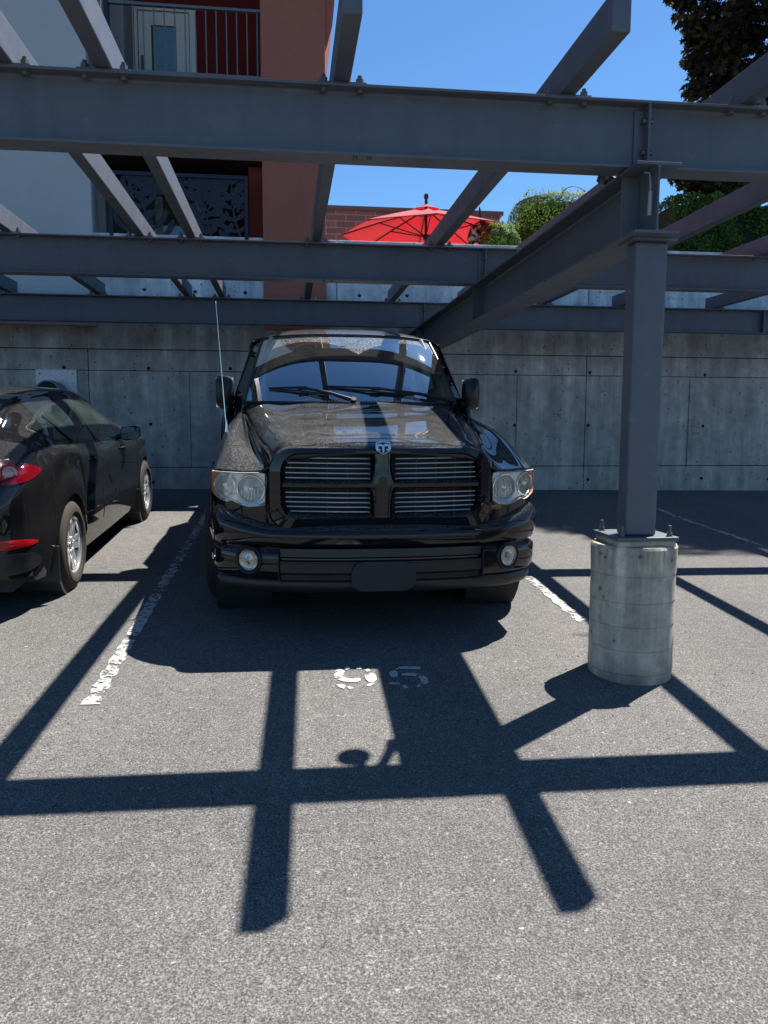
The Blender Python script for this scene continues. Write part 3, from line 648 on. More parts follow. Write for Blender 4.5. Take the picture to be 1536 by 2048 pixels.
# ---- leaves ----
def leaves(name, pts, nrm, size, mats_, shape='leaf', parent=None, seed=1, jitter=.6, var=.35, matidx=None):
    R_ = np.random.default_rng(seed); n = len(pts); pts = np.asarray(pts, float); nrm = np.asarray(nrm, float)
    nn = nrm+R_.normal(0, jitter, (n, 3)); nn /= np.linalg.norm(nn, axis=1)[:, None]+1e-9
    t = R_.normal(0, 1, (n, 3)); t -= nn*(t*nn).sum(1)[:, None]; t /= np.linalg.norm(t, axis=1)[:, None]+1e-9; b = np.cross(nn, t)
    s = size*(1+R_.uniform(-var, var, n))[:, None]
    if shape == 'leaf': P = [(-1, 0, 0), (-.1, .42, .08), (1, 0, -.1), (-.1, -.42, .08)]
    else:               # five-lobed maple leaf
        P = []
        for k, (a, r) in enumerate([(0, 1), (22, .48), (50, .92), (75, .42), (110, .72), (150, .35), (180, .5), (210, .35), (250, .72), (285, .42), (310, .92), (338, .48)]):
            P.append((r*math.cos(math.radians(a)), r*math.sin(math.radians(a)), -.12*r*r))
    m = len(P); V = np.zeros((n, m, 3))
    for k, (x, y, z) in enumerate(P): V[:, k] = pts+s*(x*t+y*b+z*nn)
    me = bpy.data.meshes.new(name); me.vertices.add(n*m); me.vertices.foreach_set('co', V.reshape(-1)); me.loops.add(n*m); me.loops.foreach_set('vertex_index', np.arange(n*m, dtype=np.int32))
    me.polygons.add(n); me.polygons.foreach_set('loop_start', np.arange(n, dtype=np.int32)*m); me.polygons.foreach_set('loop_total', np.full(n, m, dtype=np.int32))
    for q in mats_: me.materials.append(q)
    if len(mats_) > 1: me.polygons.foreach_set('material_index', (np.asarray(matidx) if matidx is not None else R_.integers(0, len(mats_), n)).astype(np.int32))
    me.update(calc_edges=True); o = bpy.data.objects.new(name, me); COL.objects.link(o); o.parent = parent; return o
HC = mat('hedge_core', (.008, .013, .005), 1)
LG = leaf_mat('boxwood_leaf', (.07, .13, .022), (.17, .27, .05), .35)
LD = leaf_mat('boxwood_leaf_old', (.03, .06, .016), (.07, .13, .032), .25)
LY = leaf_mat('young_leaf', (.09, .15, .03), (.20, .27, .06), .4)
LM = leaf_mat('maple_leaf', (.012, .012, .009), (.028, .024, .016), .22)
LM2 = leaf_mat('maple_leaf_green', (.035, .040, .014), (.085, .075, .025), .3)
BK = mat('bark', (.07, .055, .045), .9)
def lumpy(c, r, n, seed, lump=.12, k=9, depth=.35, flat=None):
    R_ = np.random.default_rng(seed); d = R_.normal(0, 1, (n, 3)); d /= np.linalg.norm(d, axis=1)[:, None]
    ctr = R_.normal(0, 1, (k, 3)); ctr /= np.linalg.norm(ctr, axis=1)[:, None]
    f = 1+lump*(np.max(np.clip(d@ctr.T-.75, 0, 1)/.25, axis=1)-.5)
    rad = f*(1-depth*R_.uniform(0, 1, n)**2.2); p = d*rad[:, None]
    if flat: p = np.sign(p)*np.abs(p)**flat
    return np.array(c)+p*np.array(r), d
def stems(parent, base, tips, r0, name='stem'):
    mb = MB()
    for t in tips:
        b, t = Vector(base), Vector(t); m_ = (b+t)/2+Vector((random.uniform(-.08, .08), random.uniform(-.08, .08), .02)); mb.tube([b, b+(m_-b)*.6+Vector((0, 0, .05)), m_, t], [r0, r0*.7, r0*.5, r0*.2], 6)
    return mb.build(name, BK, parent, smooth=True)
def shrub(name, label, cat, c, r, n, size, seed, mats_=(None,), flat=.75, sprig=0, group=None, mixw=None, base=3.58):
    t = thing(name, label, cat, (c[0], c[1], base), group); p, d = lumpy((0, 0, c[2]-base), r, n, seed, flat=flat)
    mi = np.random.default_rng(seed).choice(len(mats_), n, p=mixw) if mixw else None
    if sprig:
        R_ = np.random.default_rng(seed+5); q = R_.uniform(-1, 1, (sprig, 2)); z = (c[2]-base)+r[2]*(.93+.22*R_.uniform(0, 1, sprig)**2); rad = np.sqrt(np.clip(1-(q**2).sum(1)*.6, .1, 1))
        P = np.stack([q[:, 0]*r[0]*.8, q[:, 1]*r[1]*.8, (c[2]-base)+(z-(c[2]-base))*np.maximum(rad, .80)], 1)
        P = np.concatenate([P+np.array([0, 0, .018*j]) for j in range(4)]); p = np.concatenate([p, P]); d = np.concatenate([d, np.tile([0, 0, 1.], (len(P), 1))])
        if mi is not None: mi = np.concatenate([mi, np.zeros(len(P), int)])
    leaves('foliage', p, d, size, list(mats_), parent=t, seed=seed, matidx=mi)
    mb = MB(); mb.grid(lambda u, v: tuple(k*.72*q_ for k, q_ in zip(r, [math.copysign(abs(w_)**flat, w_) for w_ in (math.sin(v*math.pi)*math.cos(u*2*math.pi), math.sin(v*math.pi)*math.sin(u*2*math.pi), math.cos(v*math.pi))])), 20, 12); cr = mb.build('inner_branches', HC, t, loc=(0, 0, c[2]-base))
    stems(t, (0, 0, 0), [(r[0]*.6*math.cos(a), r[1]*.6*math.sin(a), c[2]-base+.2*r[2]) for a in (0, 1.3, 2.6, 3.9, 5.1)], .03)
    return t
YH = 13.4
a0, a1 = at(1016, 430, YH), at(1190, 430, YH); ztop, zbot = at(1090, 392, YH).z, at(1090, 482, YH).z
shrub('clipped_shrub', 'clipped round-topped green shrub with a paler sunlit top right of the parasol', 'shrub', ((a0.x+a1.x)/2+.12, YH, (ztop+zbot)/2-.12), ((a1.x-a0.x)/2+.12, .7, (ztop-zbot)/2+.12), 15000, .026, 3, (LG, LD), .72, 160, mixw=[.55, .45])
b0, b1 = at(958, 470, 12.6), at(1038, 470, 12.6)
shrub('loose_shrub', 'small loose pale green shrub beside the dark garden ornament', 'shrub', ((b0.x+b1.x)/2, 12.6, at(995, 480, 12.6).z-.1), ((b1.x-b0.x)/2, .35, .32), 5200, .026, 8, (LG, LY, LD), .95, 120, mixw=[.4, .35, .25])
# hedge at the right: long clipped mass
hx0, hx1 = at(1318, 440, YH).x, 12.5
hd = thing('hedge', 'long clipped dark green hedge on the terrace below the dark red maple', 'hedge', ((hx0+hx1)/2, YH, 3.58)); R_ = np.random.default_rng(21)
ht = at(1400, 408, YH).z-3.58; n = 52000; L = hx1-hx0
u = R_.uniform(-.5, .5, n)*L; top = R_.uniform(0, 1, n) < .22; v = R_.uniform(0, 1, n)
bumpf = .05*np.sin(u*2.1+1)+.04*np.sin(u*5.3)+.03*np.sin(u*11)
y = np.where(top, R_.uniform(-.45, .5, n), -.45+.10*np.sin(u*3.1)+.06*np.sin(u*7+v*9)+.22*R_.uniform(0, 1, n)**2); z = np.where(top, ht+bumpf-.10*R_.uniform(0, 1, n)**2, v*(ht+bumpf))
rnd = np.clip((np.abs(y)-.30)/.2, 0, 1); z = np.where(top, z-.10*rnd**2, z)
nr = np.where(top[:, None], [0, 0, 1.], [0, -1., 0.25]); P = np.stack([u, y, z], 1)
leaves('foliage', P, nr, .030, [LG, LD], parent=hd, seed=4, matidx=R_.choice(2, n, p=[.4, .6]))
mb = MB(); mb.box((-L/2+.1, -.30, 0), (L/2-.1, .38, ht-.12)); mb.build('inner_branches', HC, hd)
stems(hd, (-L/2+1, 0, 0), [(-L/2+.6, 0, 1.2), (-L/2+1.5, .1, 1.2)], .04)
# trellis with scrolls
tc = at(1148, 384, 14.6); tr = thing('garden_trellis', 'thin black wire trellis arch with scrolls above the clipped shrub', 'trellis', (tc.x, 14.6, 3.58)); mb = MB()
za = tc.z-3.58-.12
mb.tube([(.26*math.cos(t), 0, za+.22*math.sin(t)) for t in [math.pi*i/16 for i in range(17)]], .008, 5)
for s in (-1, 1):
    mb.tube([(s*(.13+(.09-.006*i)*math.cos(.5*i)), 0, za+.06+(.09-.006*i)*math.sin(.5*i)) for i in range(14)], .006, 5); mb.tube([(s*.26, 0, 0), (s*.26, 0, za)], .008, 5)
for x in (-.13, 0, .13): mb.tube([(x, 0, 0), (x, 0, za)], .005, 5)
mb.build('frame', MT['plastic'], tr)
# dark ornament
oc = at(960, 470, 12.9); orn = thing('garden_ornament', 'black and white metal garden ornament with a tall curved spike beside the parasol', 'ornament', (oc.x, 12.9, 3.58)); zo = oc.z-3.58
mb = MB(); q = lambda x, y: (at(x, y, 12.9).x-oc.x, 0, at(x, y, 12.9).z-3.58)
mb.tube([q(966, 452), q(963, 440), q(960, 427), q(959, 414)], [.045, .034, .026, .010], 10); mb.build('spike', MT['plastic'], orn, smooth=True)
mb = MB(); mb.tube([q(940, 498), q(943, 478), q(951, 460), q(965, 452), (.22, .1, zo+.12), (.30, .15, zo-.2)], [.03, .075, .105, .10, .09, .06], 14)
mb.tube([q(952, 486), q(953, 470), q(962, 468)], [.03, .05, .03], 10); mb.cyl((.0, 0, 0), (0, 0, zo), .03)
om = mat('ornament_stripes', (.5, .5, .5), .35); N = NT(om); N.l(N.ramp(N.noise(9, 3, .6, co=N.coord((1, 1, 2))), [(.50, (.012, .012, .014)), (.60, (.45, .44, .42))]), N.b.inputs['Base Color'])
mb.build('body', om, orn, smooth=True)
# ---- maple ----
mt = thing('maple_tree', 'tall dark red-leaved maple tree at the upper right beside the hedge', 'tree', (11.7, 13.6, 3.5))
mb = MB(); tips = []
mb.tube([(0, 0, 0), (.05, 0, 2), (-.05, .1, 4), (0, 0, 7), (.1, .1, 10)], [.26, .22, .18, .12, .05], 12)
R2 = random.Random(3)
for k in range(26):
    a = R2.uniform(0, 6.28); h = R2.uniform(2.2, 9.5); L = R2.uniform(2.2, 3.6)*(1-.04*abs(h-5)); p1 = Vector((L*math.cos(a), L*math.sin(a), h+R2.uniform(.3, 1.5))); mb.tube([(0, 0, h), p1*.5+Vector((0, 0, h*.5+.2)), p1], [.08, .05, .015], 6); tips.append(p1)
mb.build('trunk', BK, mt, smooth=True)
cl = []
R3 = np.random.default_rng(9)
for k in range(210):
    while True:
        d = R3.uniform(-1, 1, 3)
        if .35 < (d**2).sum() < 1: break
    cl.append((d*np.array([3.6, 2.5, 4.6])+np.array([0, 0, 8.4]), R3.uniform(.38, .80)))
# hanging sprays seen below the front beam and along the left edge
for (x, y, Y, r) in [(1362, 338, 14, .34), (1385, 352, 14, .36), (1420, 350, 14.2, .42), (1452, 345, 14.2, .45), (1410, 378, 14, .30), (1440, 385, 14, .32), (1478, 360, 14.4, .5), (1510, 370, 14.4, .5), (1392, 20, 14, .42), (1400, 75, 14, .32), (1392, 125, 14, .26), (1410, 110, 14.3, .40), (1398, 170, 14, .28), (1385, 182, 13.9, .20), (1425, 60, 14, .5), (1430, 150, 14, .45), (1380, -25, 14, .42), (1352, -8, 14, .2), (1440, 190, 14.4, .45), (1470, 60, 14.4, .6), (1480, 130, 14.4, .6), (1500, 30, 14.4, .6), (1520, 110, 14.6, .6), (1490, 200, 14.6, .5), (1420, 230, 14, .4), (1405, 280, 14, .4), (1460, 280, 14.2, .5), (1510, 250, 14.4, .6)]:
    q_ = at(x, y, Y); cl.append((np.array([q_.x-11.7, q_.y-13.6, q_.z-3.5]), r*1.0))
cl = [c for c in cl if (c[0][0]+11.7)/(c[0][1]+13.6) > .475+.02*c[1]]
PP, NN = [], []
for c, r in cl:
    n_ = int(330*(r/.5)**1.7); d = R3.normal(0, 1, (n_, 3)); d /= np.linalg.norm(d, axis=1)[:, None]
    PP.append(c+d*r*np.array([1, 1, .75])*(R3.uniform(.35, 1.08, n_)**.6)[:, None]); NN.append(d*.6+np.array([0, 0, .8]))
PP, NN = np.concatenate(PP), np.concatenate(NN)
leaves('crown', PP, NN, .092, [LM, LM2], 'maple', mt, 6, jitter=.55, matidx=R3.choice(2, len(PP), p=[.8, .2]))
# ======================= PICKUP TRUCK =======================
TX, TY = .493, 4.10
tr_ = thing('pickup_truck', 'dusty black pickup truck with chrome-barred crosshair grille parked nose out under the pergola', 'truck', (TX, TY, g(TX, TY)), rot=(math.atan(.0505), 0, 0))
T = tr_; T.scale = (.965, 1, 1)
pc_ = curve_fn([0, .3, .6, .8, .9, .955, .985], [0, .012, .06, .140, .235, .345, .56])
def plan(x): return pc_(abs(x))
PT = MT['truck']
# --- hood ---
hw_ = curve_fn([0, .15, .55, 1.2, 1.79], [.60, .625, .70, .780, .845])
hz_ = curve_fn([0, .02, .05, .10, .25, .65, 1.2, 1.79], [1.015, 1.052, 1.068, 1.078, 1.096, 1.138, 1.190, 1.236])
def hood(u, v):
    x_ = (u*2-1); y0 = v**1.25*1.79; w_ = hw_(y0); ax = abs(x_)
    x = x_*w_; z = hz_(y0)-.022*ax**2-.06*max(0, (ax-.84)/.16)**1.5
    # shallow sculpted trough inside the ridge
    z -= .012*math.exp(-((ax-.64)/.10)**2)*min(1, y0/.3)*(1-.5*y0/1.79); z += .006*math.exp(-((ax-.80)/.07)**2)
    z -= .03*max(0, 1-y0/.12)*ax**3
    return (x, plan(x*.98)+.015+y0*(1-.05*ax**2), z)
mb = MB(); mb.grid(hood, 56, 44); mb.build('hood', PT, T, smooth=True, angle=180, solid=.012)
hood_o = T.children[-1]
mb = MB(); mb.grid(lambda u, v: (lambda p: (p[0]*.995, p[1]-.012+.002, p[2]+.0 if v > .5 else p[2]-.0))((lerp(-.60, .60, u), plan(lerp(-.60, .60, u)*.98)+.028, 0)) if False else (lerp(-.585, .585, u), plan(lerp(-.585, .585, u))+.062, hz_(.045)+.0015-.03*.6*abs(lerp(-1, 1, u))**3-.022*abs(lerp(-1, 1, u))**2+.003+.003*v), 40, 1)
mb.build('shut_line', MT['hole'], hood_o)
# --- fenders ---
WY, WR, AR = .95, .375, .445
def zarch(y, wy, base=.40):
    d = AR**2-(y-wy)**2
    return max(base, .385+math.sqrt(d)) if d > 0 else base
F = [[(.603, .955), (.68, 1.035), (.775, 1.12), (.850, 1.178)],
     [(.655, .925), (.725, 1.00), (.805, 1.10), (.862, 1.172)],
     [(.745, .915), (.79, 1.035), (.835, 1.125), (.880, 1.178)],
     [(.85, .912), (.86, 1.060), (.882, 1.125), (.910, 1.150)],
     [(.925, .905), (.925, 1.03), (.938, 1.085), (.955, 1.085)],
     [(.958, .86), (.962, .94), (.973, .96), (.982, .96)],
     [(.968, .74), (.978, .86), (.983, .86), (.990, .84)]]
vk = [0, .30, .65, 1.0]
FX_ = [curve_fn(vk, [p[0] for p in row]) for row in F]; FZ_ = [curve_fn(vk, [p[1] for p in row]) for row in F]
def fender(u, v):
    k = list(range(7)); fx = curve_fn(k, [f_(v) for f_ in FX_]); fz = curve_fn(k, [f_(v) for f_ in FZ_])
    t = u*7.0
    if t <= 6: x, z = fx(t), fz(t)
    else:
        x, z = fx(6), fz(6)
    y = lerp(plan(x)+.01, 2.05, v)
    if t > 6: zb = min(zarch(y, WY, .60 if y < WY else .40), z-.004); z = lerp(z, zb, t-6); x = x+.012*(t-6)*(1 if abs(y-WY) < AR+.05 else 0)
    z = max(z, zarch(y, WY, .3)+.002*(7-t)) if t > 4.8 else z
    return (x, y, z)
for s in (-1, 1):
    mb = MB(); mb.grid(lambda u, v: (lambda p: (s*p[0], p[1], p[2]))(fender(u, v)), 70, 60, flip=(s < 0)); mb.build('fender', PT, T, smooth=True, angle=180, solid=.01)
    # wheel well
    mb = MB(); mb.lathe([(AR+.02, 0), (AR+.02, .34), (0, .34)], (s*.62, WY, .385), (s, 0, 0), 36); mb.build('wheel_well', MT['dark'], T)
# --- grille ---
GZ0, GZ1, GW = .69, 1.018, .545
def rr_outline(w, z0, z1, rtop, rbot, n=8):
    P = []
    for cx, cz, r, a0 in ((w-rbot, z0+rbot, rbot, -90), (w-rtop, z1-rtop, rtop, 0), (-w+rtop, z1-rtop, rtop, 90), (-w+rbot, z0+rbot, rbot, 180)):
        for i in range(n+1): a = math.radians(a0+90*i/n); P.append((cx+r*math.cos(a), cz+r*math.sin(a)))
    return P
o1 = rr_outline(.625, .600, 1.052, .14, .12); o2 = rr_outline(.612, .618, 1.046, .13, .11); o3 = rr_outline(.556, .676, 1.020, .10, .085); o4 = rr_outline(.540, .690, 1.006, .09, .075)
mb = MB(); n = len(o1); vs = []
for o_, dy in ((o1, .10), (o1, .03), (o2, .0), (o3, -.004), (o4, .03), (o4, .14)):
    for p in o_:
        x, z = p
        vs.append((x, plan(x*.96)+dy-.012+(.0 if z < .9 else (z-.9)*.10), z))
mb.add(vs, [(r*n+i, r*n+(i+1) % n, (r+1)*n+(i+1) % n, (r+1)*n+i) for r in range(5) for i in range(n)])
gr = mb.build('grille', PT, T, smooth=True, angle=50)
mb = MB()   # crosshair bars
def gy(x, z): return plan(x*.96)+.012+(.0 if z < .9 else (z-.9)*.10)
def cbar(z0, z1, x0, x1, d=0, nu=24):
    prof = [(z0-.004, .06), (z0, .012), (z0+(z1-z0)*.25, -.006), (z0+(z1-z0)*.75, -.006), (z1, .012), (z1+.004, .06)]
    mb.grid(lambda u, v: (lambda i, x: (x, gy(x, prof[i][0])+prof[i][1]+d, prof[i][0]))(int(round(v*5)), lerp(x0, x1, u)), nu, 5)
cbar(.832, .868, -.545, .545)
def vbar(x0f, z0, z1, n=16):
    prof = [-1, -.86, -.5, 0, .5, .86, 1]; dep = [.07, .008, -.012, -.018, -.012, .008, .07]
    mb.grid(lambda u, v: (lambda i, z: (prof[i]*x0f(z), gy(0, z)+dep[i], z))(int(round(u*6)), lerp(z0, z1, v)), 6, n)
vw = curve_fn([.68, .76, .832, .85, .868, .94, 1.01], [.060, .062, .080, .090, .080, .058, .062]); vbar(vw, .680, 1.018, 26)
mb.build('crosshair_bar', PT, gr, smooth=True, angle=60)
mb = MB()
def inset(z): # half width of opening at height z
    for (a, b, r) in ((.690, .765, .075),):
        if z < b: return .540-r+math.sqrt(max(0, r*r-(b-z)**2))
    if z > .92: return .540-.09+math.sqrt(max(0, .0081-(z-.916)**2))
    return .540
rows = [(.708, .808), (.886, .990)]
for (z0, z1) in rows:
    for k in range(5):
        z = lerp(z0, z1, k/4)
        for s in (-1, 1):
            xe = inset(z)-.012; xi = .080
            mb.tube([(s*lerp(xi, xe, t), gy(lerp(xi, xe, t), z)+.012, z+.004*t) for t in [i/10 for i in range(11)]], .0034, 8)
pieces(mb, 'chrome_bar', MT['bar'], gr, margin=0, smooth=True)
mb = MB()
for (z0, z1) in ((.692, .828), (.872, 1.006)):
    for s in (-1, 1):
        for x in (.19, .30, .41, .50):
            xx = s*x; mb.box((xx-.002, gy(xx, z0)+.016, z0), (xx+.002, gy(xx, z0)+.026, z1))
mb.build('grille_slat', MT['plastic'], gr)
mb = MB(); mb.grid(lambda u, v: (lerp(-.60, .60, u), plan(lerp(-.60, .60, u))+.12, lerp(.62, 1.02, v)), 12, 2); mb.box((-.58, .25, .35), (.58, 1.35, .88)); mb.build('radiator', MT['dark'], T)
mb = MB()
for (z0, z1) in rows:
    for k in range(5):
        z = lerp(z0, z1, k/4)
        for s in (-1, 1): mb.cyl((s*.074, gy(0, z)-.0, z), (s*.074, gy(0, z)+.02, z), .0055, n=8)
mb.build('rivet', MT['bolt'], gr)
# --- ram-head emblem in a shield ---
ex, ez = 0.0, 1.045
mb = MB(); sh = [(-.040, .030), (-.020, .034), (0, .036), (.020, .034), (.040, .030), (.042, .0), (.036, -.016), (0, -.036), (-.036, -.016), (-.042, 0)]
ye = -.008
for i in range(len(sh)):
    a, b = sh[i], sh[(i+1) % len(sh)]; mb.prism([a, b, (b[0]*.86, b[1]*.86), (a[0]*.86, a[1]*.86)], 'y', ye-.006, ye+.012)
for s in (-1, 1):   # curled horns
    pts = [(s*(.008+.001*0), .018)]+[(s*(.021+.0115*math.cos(math.radians(a))), .004+.0145*math.sin(math.radians(a))) for a in (130, 90, 50, 10, -30, -70, -110)]
    for i in range(len(pts)-1):
        a, b = Vector(pts[i]), Vector(pts[i+1]); d = (b-a).normalized(); n_ = Vector((-d.y, d.x))*lerp(.0068, .0032, i/7)
        mb.prism([tuple(a-n_-d*.001), tuple(b-n_+d*.001), tuple(b+n_+d*.001), tuple(a+n_-d*.001)], 'y', ye-.005-.0002*i, ye+.004)
mb.prism([(-.0065, .016), (.0065, .016), (.0065, .004), (.0045, -.018), (0, -.026), (-.0045, -.018), (-.0065, .004)], 'y', ye-.0085, ye+.004)
em = mb.build('emblem', MT['chrome'], T, bevel=.0008, loc=(0, .012, ez)); em.rotation_euler = (math.radians(-18), 0, 0)
mb = MB(); mb.prism([(p[0]*.9, p[1]*.9) for p in sh], 'y', ye-.002, ye+.004); mb.build('emblem_ground', MT['plastic'], em)
# --- bumper ---
def sweep(prof, xm, name, m, parent, nx=72, wrap=True, lift=0.0, closed=False, x0=None):
    # prof list of (outward, z)
    mb = MB(); P = curve_fn(range(len(prof)), [p[0] for p in prof]); Q = curve_fn(range(len(prof)), [p[1] for p in prof]); nv = (len(prof)-1)*4
    def fn(u, v):
        a = (u*2-1); s = 1 if a >= 0 else -1; a = abs(a); t = v*(len(prof)-1)
        # arc parameter: first 0..0.8 goes x 0..xm along plan, rest goes back along the flank
        if a < .8: x = xm*(1-(1-a/.8)**1.35) if False else xm*(a/.8); y = plan(x)
        else: x = xm; y = plan(xm)+(a-.8)/.2*(.50-plan(xm)+.05) if wrap else plan(x)
        e = 1e-3; tx = Vector((1, (plan(x+e)-plan(max(0, x-e)))/(2*e if x > e else e))).normalized() if a < .8 else Vector((0.05, 1)).normalized()
        nrm = Vector((tx.y, -tx.x)); out = P(t); z = Q(t)+lift*max(0, (x-.60)/.36)**1.3*(1-v)
        return (s*(x+nrm.x*out), y+nrm.y*out, z)
    mb.grid(fn, nx, nv); return mb.build(name, m, parent, smooth=True, angle=55)
bp = sweep([(-.07, .634), (-.01, .634), (.026, .620), (.044, .595), (.044, .565), (.036, .540), (.026, .528)], .915, 'bumper', PT, T, lift=.125)
sweep([(.026, .530), (.000, .520), (-.004, .508), (.012, .500), (.030, .490), (.038, .45), (.036, .40), (.026, .365), (.015, .352), (-.02, .348)], .91, 'lower_fascia', PT, bp, lift=.0)
sweep([(-.02, .352), (.006, .346), (.018, .325), (.012, .295), (-.008, .272), (-.05, .266)], .90, 'air_dam', MT['plastic'], bp)
# recessed centre panel between the fog lamps
def strip(name, x0, x1, prof, m, parent, nx=30):
    mb = MB(); mb.grid(lambda u, v: (lambda x, i: (x, plan(x)-prof[i][0], prof[i][1]))(lerp(x0, x1, u), int(round(v*(len(prof)-1)))), nx, len(prof)-1)
    return mb.build(name, m, parent, smooth=True, angle=30)
strip('centre_trim', -.56, .56, [(.0, .522), (.044, .520), (.050, .478), (.040, .468), (.034, .466), (.034, .460), (.058, .454), (.062, .395), (.050, .382), (.041, .380), (.041, .352)], MT['trim'], bp)
mb = MB()
for s in (-1, 1): mb.prism([(s*.566, .345), (s*.572, .345), (s*.572, .504), (s*.566, .504)], 'y', plan(.57)-.066, plan(.57)-.02)
mb.grid(lambda u, v: (lerp(-.55, .55, u), plan(lerp(-.55, .55, u))-.0605, lerp(.4445, .4475, v)), 20, 1); mb.build('seam', MT['hole'], bp)
# dark rounded plate
mb = MB(); pl = rr_outline(.178, .300, .460, .07, .07); mb.prism(pl, 'y', -.083, -.070)
tag(mb.build('licence_plate', mat('plate_blank', (.009, .012, .017), .55), T, bevel=.002), 'blank dark rounded licence plate')
# fog lamps
for s in (-1, 1):
    cx, cz = s*.735, .448; yy = plan(.735)-.046; ax = Vector((s*.45, -1, 0)).normalized(); c = Vector((cx, yy+.002, cz))
    mb = MB(); mb.lathe([(.080, -.015), (.080, -.002), (.073, .004), (.068, .000)], c, ax, 36); f_ = mb.build('fog_lamp', MT['plastic'], T, smooth=True, angle=50)
    mb = MB(); mb.lathe([(.072, .004), (.0, .0041)], c-ax*.003, ax, 36); mb.build('fog_recess', MT['hole'], f_)
    cc = c+Vector((-s*.006, 0, .006)); mb = MB(); mb.lathe([(.056, .012), (.050, .010), (.042, .006), (.022, .009), (.0, .020)], cc, ax, 30)
    mb.build('reflector', MT['fogr'], f_, smooth=True, angle=60)
    mb = MB(); mb.lathe([(.058, .012), (.050, .020), (.03, .027), (0, .030)], cc, ax, 30); mb.build('lens', MT['clear'], f_, smooth=True)
# --- headlights ---
def plate_fill(outer, holes, fn, cuts=2):
    bm = bmesh.new(); ed = []
    for loop in [outer]+holes:
        vs = [bm.verts.new((p[0], p[1], 0)) for p in loop]; ed += [bm.edges.new((vs[i], vs[(i+1) % len(vs)])) for i in range(len(vs))]
    bmesh.ops.triangle_fill(bm, use_beauty=True, use_dissolve=False, edges=ed)
    for _ in range(cuts): bmesh.ops.subdivide_edges(bm, edges=[e for e in bm.edges if e.calc_length() > .05], cuts=1, use_grid_fill=True)
    bmesh.ops.triangulate(bm, faces=bm.faces)
    vs = [fn(v.co.x, v.co.y) for v in bm.verts]; bm.verts.index_update(); fs = [tuple(v.index for v in f.verts) for f in bm.faces]; bm.free()
    return vs, fs
def smooth_loop(pts, n=6):
    out = []
    m = len(pts)
    for i in range(m):
        p0, p1, p2, p3 = [Vector(pts[(i+k-1) % m]) for k in range(4)]
        for j in range(n):
            t = j/n; q_ = .5*((2*p1)+(p2-p0)*t+(2*p0-5*p1+4*p2-p3)*t*t+(3*p1-p0-3*p2+p3)*t**3); out.append((q_.x, q_.y))
    return out
HO = [(.637, .895), (.78, .898), (.90, .893), (.944, .885), (.950, .83), (.945, .765), (.905, .728), (.855, .715), (.825, .725), (.795, .712), (.735, .694), (.66, .705), (.638, .72), (.634, .80)]
for s in (-1, 1):
    def hy(x, d): return plan(x)+d
    def mk(d, k=1): return (lambda x, z: (s*x, hy(x, d)-.0, z))
    c1, c2 = (.717, .820, .075), (.868, .832, .062)
    HO_ = [(x, .907+(z-.895)*.88) for x, z in HO]
    circ = lambda c, r: [(c[0]+r*math.cos(2*math.pi*i/28), c[1]+r*math.sin(2*math.pi*i/28)) for i in range(28)]
    outer = smooth_loop(HO_, 3)
    mb = MB(); vs, fs = plate_fill(outer, [circ(c1, c1[2]), circ(c2, c2[2])], mk(.030)); mb.add(vs, fs)
    n = len(outer); mb.add([mk(.032)(*p) for p in outer]+[mk(-.004)(*p) for p in outer], [(i, (i+1) % n, (i+1) % n+n, i+n) for i in range(n)])
    hl = mb.build('headlight', MT['lampw'], T, smooth=True, angle=40)
    mb = MB()
    for c in (c1, c2):
        m = 28; L = []
        for r, d in ((1, .028), (1.0, .045), (.90, .075), (.6, .105), (.22, .118), (.0, .118)):
            L += [mk(d+.0*1)(*p) if r > .01 else (s*c[0], hy(c[0], d), c[1]) for p in circ(c, c[2]*r)]
        mb.add(L, [(k*m+i, k*m+(i+1) % m, (k+1)*m+(i+1) % m, (k+1)*m+i) for k in range(5) for i in range(m)])
    pieces(mb, 'reflector', MT['flute'], hl, smooth=True, angle=25)
    mb = MB()
    for c in (c1, c2):
        mb.tube([mk(.024)(*p) for p in circ(c, c[2]*1.01)]+[mk(.024)(*circ(c, c[2]*1.01)[0])], .005, 6, cap=False)
        mb.cyl((s*c[0], hy(c[0], .045), c[1]), (s*c[0], hy(c[0], .115), c[1]), .014, n=14); mb.lathe([(.014, 0), (.010, .008), (0, .011)], (s*c[0], hy(c[0], .045), c[1]), (0, -1, 0), 14)
    for k in range(-3, 4): mb.box((s*c1[0]+k*.018-.0015, hy(c1[0], .075), c1[1]-.062), (s*c1[0]+k*.018+.0015, hy(c1[0], .085), c1[1]+.0))
    pieces(mb, 'bulb_shield', MT['satin'], hl, smooth=True)
    mb = MB(); vs, fs = plate_fill(smooth_loop([(.905, .895), (.948, .890), (.952, .85), (.948, .79), (.905, .765), (.935, .83)], 3), [], mk(.012)); mb.add(vs, fs); mb.build('turn_signal', MT['amber'], hl)
    mb = MB(); vs, fs = plate_fill(outer, [], mk(-.006), 3); mb.add(vs, fs); mb.build('lens', MT['clear'], hl, smooth=True, angle=180)
# filler panels between headlight / grille / bumper
for s in (-1, 1):
    mb = MB(); mb.grid(lambda u, v: (s*lerp(.585, .962, u), plan(lerp(.585, .962, u))+.17, lerp(.55, .93, v)), 14, 4); mb.grid(lambda u, v: (s*lerp(.60, .95, u), plan(lerp(.60, .95, u))+.028, lerp(.58, .745+.02*math.cos(u*9), v)), 16, 3); mb.build('front_panel', PT, T, smooth=True, angle=60)
    mb = MB(); mb.grid(lambda u, v: (s*lerp(.55, .645, u), plan(lerp(.55, .645, u))+lerp(.035, .004, math.sin(u*math.pi)), lerp(.64, .97, v)), 8, 4); mb.build('grille_side', PT, T, smooth=True, angle=180)
